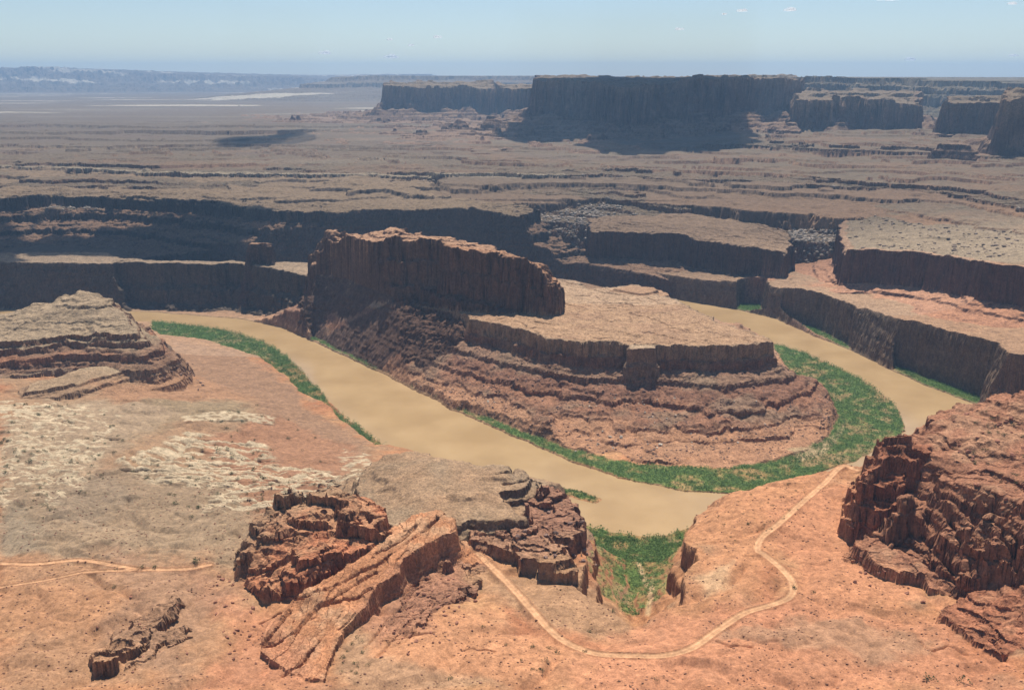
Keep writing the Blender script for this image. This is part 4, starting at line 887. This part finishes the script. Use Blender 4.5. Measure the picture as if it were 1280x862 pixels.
# clouds: lumpy, flat-bottomed, thin enough to let some light through
mc, nt, b = newmat('cloud_vapour'); tr = nt.nodes.new('ShaderNodeBsdfTransparent'); mxs = nt.nodes.new('ShaderNodeMixShader')
df = nt.nodes.new('ShaderNodeBsdfDiffuse'); df.inputs[0].default_value = (.9, .9, .92, 1); tl = nt.nodes.new('ShaderNodeBsdfTranslucent'); tl.inputs[0].default_value = (.9, .9, .92, 1)
mx0 = nt.nodes.new('ShaderNodeMixShader'); nt.links.new(df.outputs[0], mx0.inputs[1]); nt.links.new(tl.outputs[0], mx0.inputs[2])
mxs.inputs[0].default_value = .75; nt.links.new(tr.outputs[0], mxs.inputs[1]); nt.links.new(mx0.outputs[0], mxs.inputs[2]); nt.links.new(mxs.outputs[0], nt.nodes['Material Output'].inputs['Surface'])
mc2, nt, b = newmat('thin_cloud'); tr = nt.nodes.new('ShaderNodeBsdfTransparent'); tl = nt.nodes.new('ShaderNodeBsdfTranslucent'); tl.inputs[0].default_value = (.97, .97, .97, 1)
dd_ = nt.nodes.new('ShaderNodeBsdfDiffuse'); dd_.inputs[0].default_value = (.97, .97, .97, 1); ml = nt.nodes.new('ShaderNodeMixShader'); ml.inputs[0].default_value = .05; nt.links.new(tl.outputs[0], ml.inputs[1]); nt.links.new(dd_.outputs[0], ml.inputs[2]); tl = ml
mxs = nt.nodes.new('ShaderNodeMixShader'); mxs.inputs[0].default_value = .3
nt.links.new(tr.outputs[0], mxs.inputs[1]); nt.links.new(tl.outputs[0], mxs.inputs[2]); nt.links.new(mxs.outputs[0], nt.nodes['Material Output'].inputs['Surface'])
def cloud(cx_, cy_, cz_, rx, ry, rz, label, grp=None, n=9, seed=0, thin=False):
    r = np.random.RandomState(seed); bm = bmesh.new()
    for k in range(n):
        a = r.rand() * 6.283; q_ = math.sqrt(r.rand()) * .72; s = r.uniform(.3, .55) * (1.1 - q_ * .6)
        res = bmesh.ops.create_icosphere(bm, subdivisions=3, radius=1)
        for v in res['verts']:
            c = v.co.copy(); f = 1 + .22 * math.sin(c.x * 5 + k) * math.sin(c.y * 6 + k * 2) * math.cos(c.z * 4)
            v.co = (rx * (q_ * math.cos(a) + c.x * s * f), ry * (q_ * math.sin(a) + c.y * s * f), rz * (max(c.z, -.25) * s * 2 * f))
    me = bpy.data.meshes.new('cloud'); bm.to_mesh(me); bm.free(); me.materials.append(mc2 if grp or thin else mc)
    me.polygons.foreach_set('use_smooth', np.ones(len(me.polygons), bool))
    o = bpy.data.objects.new('cloud', me); C.objects.link(o); o.location = (cx_, cy_, cz_); o['label'] = label; o['category'] = 'cloud'
    if grp: o['group'] = grp
    return o
def cloud_over(x0, x1, D0, D1, zg, zc, label, **k):
    k_ = (zc - zg) / math.tan(SUN_EL); ox, oy = k_ * math.sin(SUN_AZ), k_ * math.cos(SUN_AZ)
    cloud((x0 + x1) / 2 + ox, (D0 + D1) / 2 + oy, zc, (x1 - x0) / 2 * 1.15, (D1 - D0) / 2 * 1.15, 120, label, **k)
cloud_over(-2600, -760, 2620, 3420, 110, 2200, 'wide cumulus over the left canyon wall, shading it', n=26, seed=1)
cloud_over(40, 1500, 4750, 7900, 330, 2700, 'wide cumulus above the shadowed central mesa', n=30, seed=2)
cloud_over(-1650, -1180, 5000, 6900, 240, 2600, 'narrow cloud above the left plain', n=12, seed=3, thin=True)
for i, (px, py, wd, lb) in enumerate(((407,67,16,'faint puff of cloud low above the plateau, leftmost of the small puffs'),(487,50,9,'tiny puff of cloud left of the brighter round one'),(545,47,13,'bright tiny round cloud high above the sunlit mesa'),(490,72,18,'thin low wisp above the left end of the plateau'),(513,57,9,'very faint speck of cloud between two small puffs'),
    (850,37,13,'lone small cloud left of the high pair'),(906,18,9,'smaller left one of the high pair of clouds'),(928,14,13,'larger right one of the high pair of clouds'),(988,13,16,'small flat cloud right of the high pair'),(1137,75,18,'faint low cloud above the banded plateau'),(1266,5,12,'small cloud near the upper right corner'),(1268,70,14,'low wisp of cloud at the right edge'),(1105,-1,34,'long thin cloud cut by the top edge'))):
    p = S(px, max(py, 60) if py < 60 and False else py, 50000); cloud(p[0], p[1], p[2], wd * 22, wd * 26, wd * 8, lb, 'small clouds in the sky', n=6, seed=20 + i)
# haze box
lowz, hiz = -6.0, 1010.0
bx0, bx1, by0, by1 = -30000.0, 30000.0, -500.0, 34500.0
vs = [(x, y, z) for z in (lowz, hiz) for x, y in ((bx0, by0), (bx1, by0), (bx1, by1), (bx0, by1))]
me = bpy.data.meshes.new('haze'); me.from_pydata(vs, [], [(3,2,1,0),(4,5,6,7),(0,1,5,4),(1,2,6,5),(2,3,7,6),(3,0,4,7)]); me.update()
hz = bpy.data.objects.new('haze', me); C.objects.link(hz); hz['kind'] = 'stuff'
m = bpy.data.materials.new('thin_air'); m.use_nodes = True; nt = m.node_tree; nt.nodes.clear()
out = nt.nodes.new('ShaderNodeOutputMaterial'); pv = nt.nodes.new('ShaderNodeVolumePrincipled')
pv.inputs['Color'].default_value = (.40, .66, 1.0, 1); pv.inputs['Density'].default_value = 3.7e-5; pv.inputs['Anisotropy'].default_value = .15
nt.links.new(pv.outputs[0], out.inputs['Volume']); me.materials.append(m)
cd = bpy.data.cameras.new('camera'); co = bpy.data.objects.new('camera', cd); C.objects.link(co)
co.location = (0, 0, CAMZ); co.rotation_euler = (math.pi / 2 - PHI, 0, 0)
cd.sensor_width = 36; cd.lens = FPX * 36 / 1280; cd.clip_start = 1; cd.clip_end = 200000
sc_ = bpy.context.scene; sc_.camera = co
sc_.view_settings.view_transform = 'Standard'; sc_.view_settings.look = 'None'; sc_.view_settings.gamma = 1; sc_.view_settings.exposure = .42
sc_.cycles.volume_bounces = 0; sc_.cycles.max_bounces = 5; sc_.cycles.diffuse_bounces = 1; sc_.cycles.use_denoising = True
sc_.cycles.volume_max_steps = 64; sc_.cycles.transparent_max_bounces = 40
print('done', time.time() - T0)
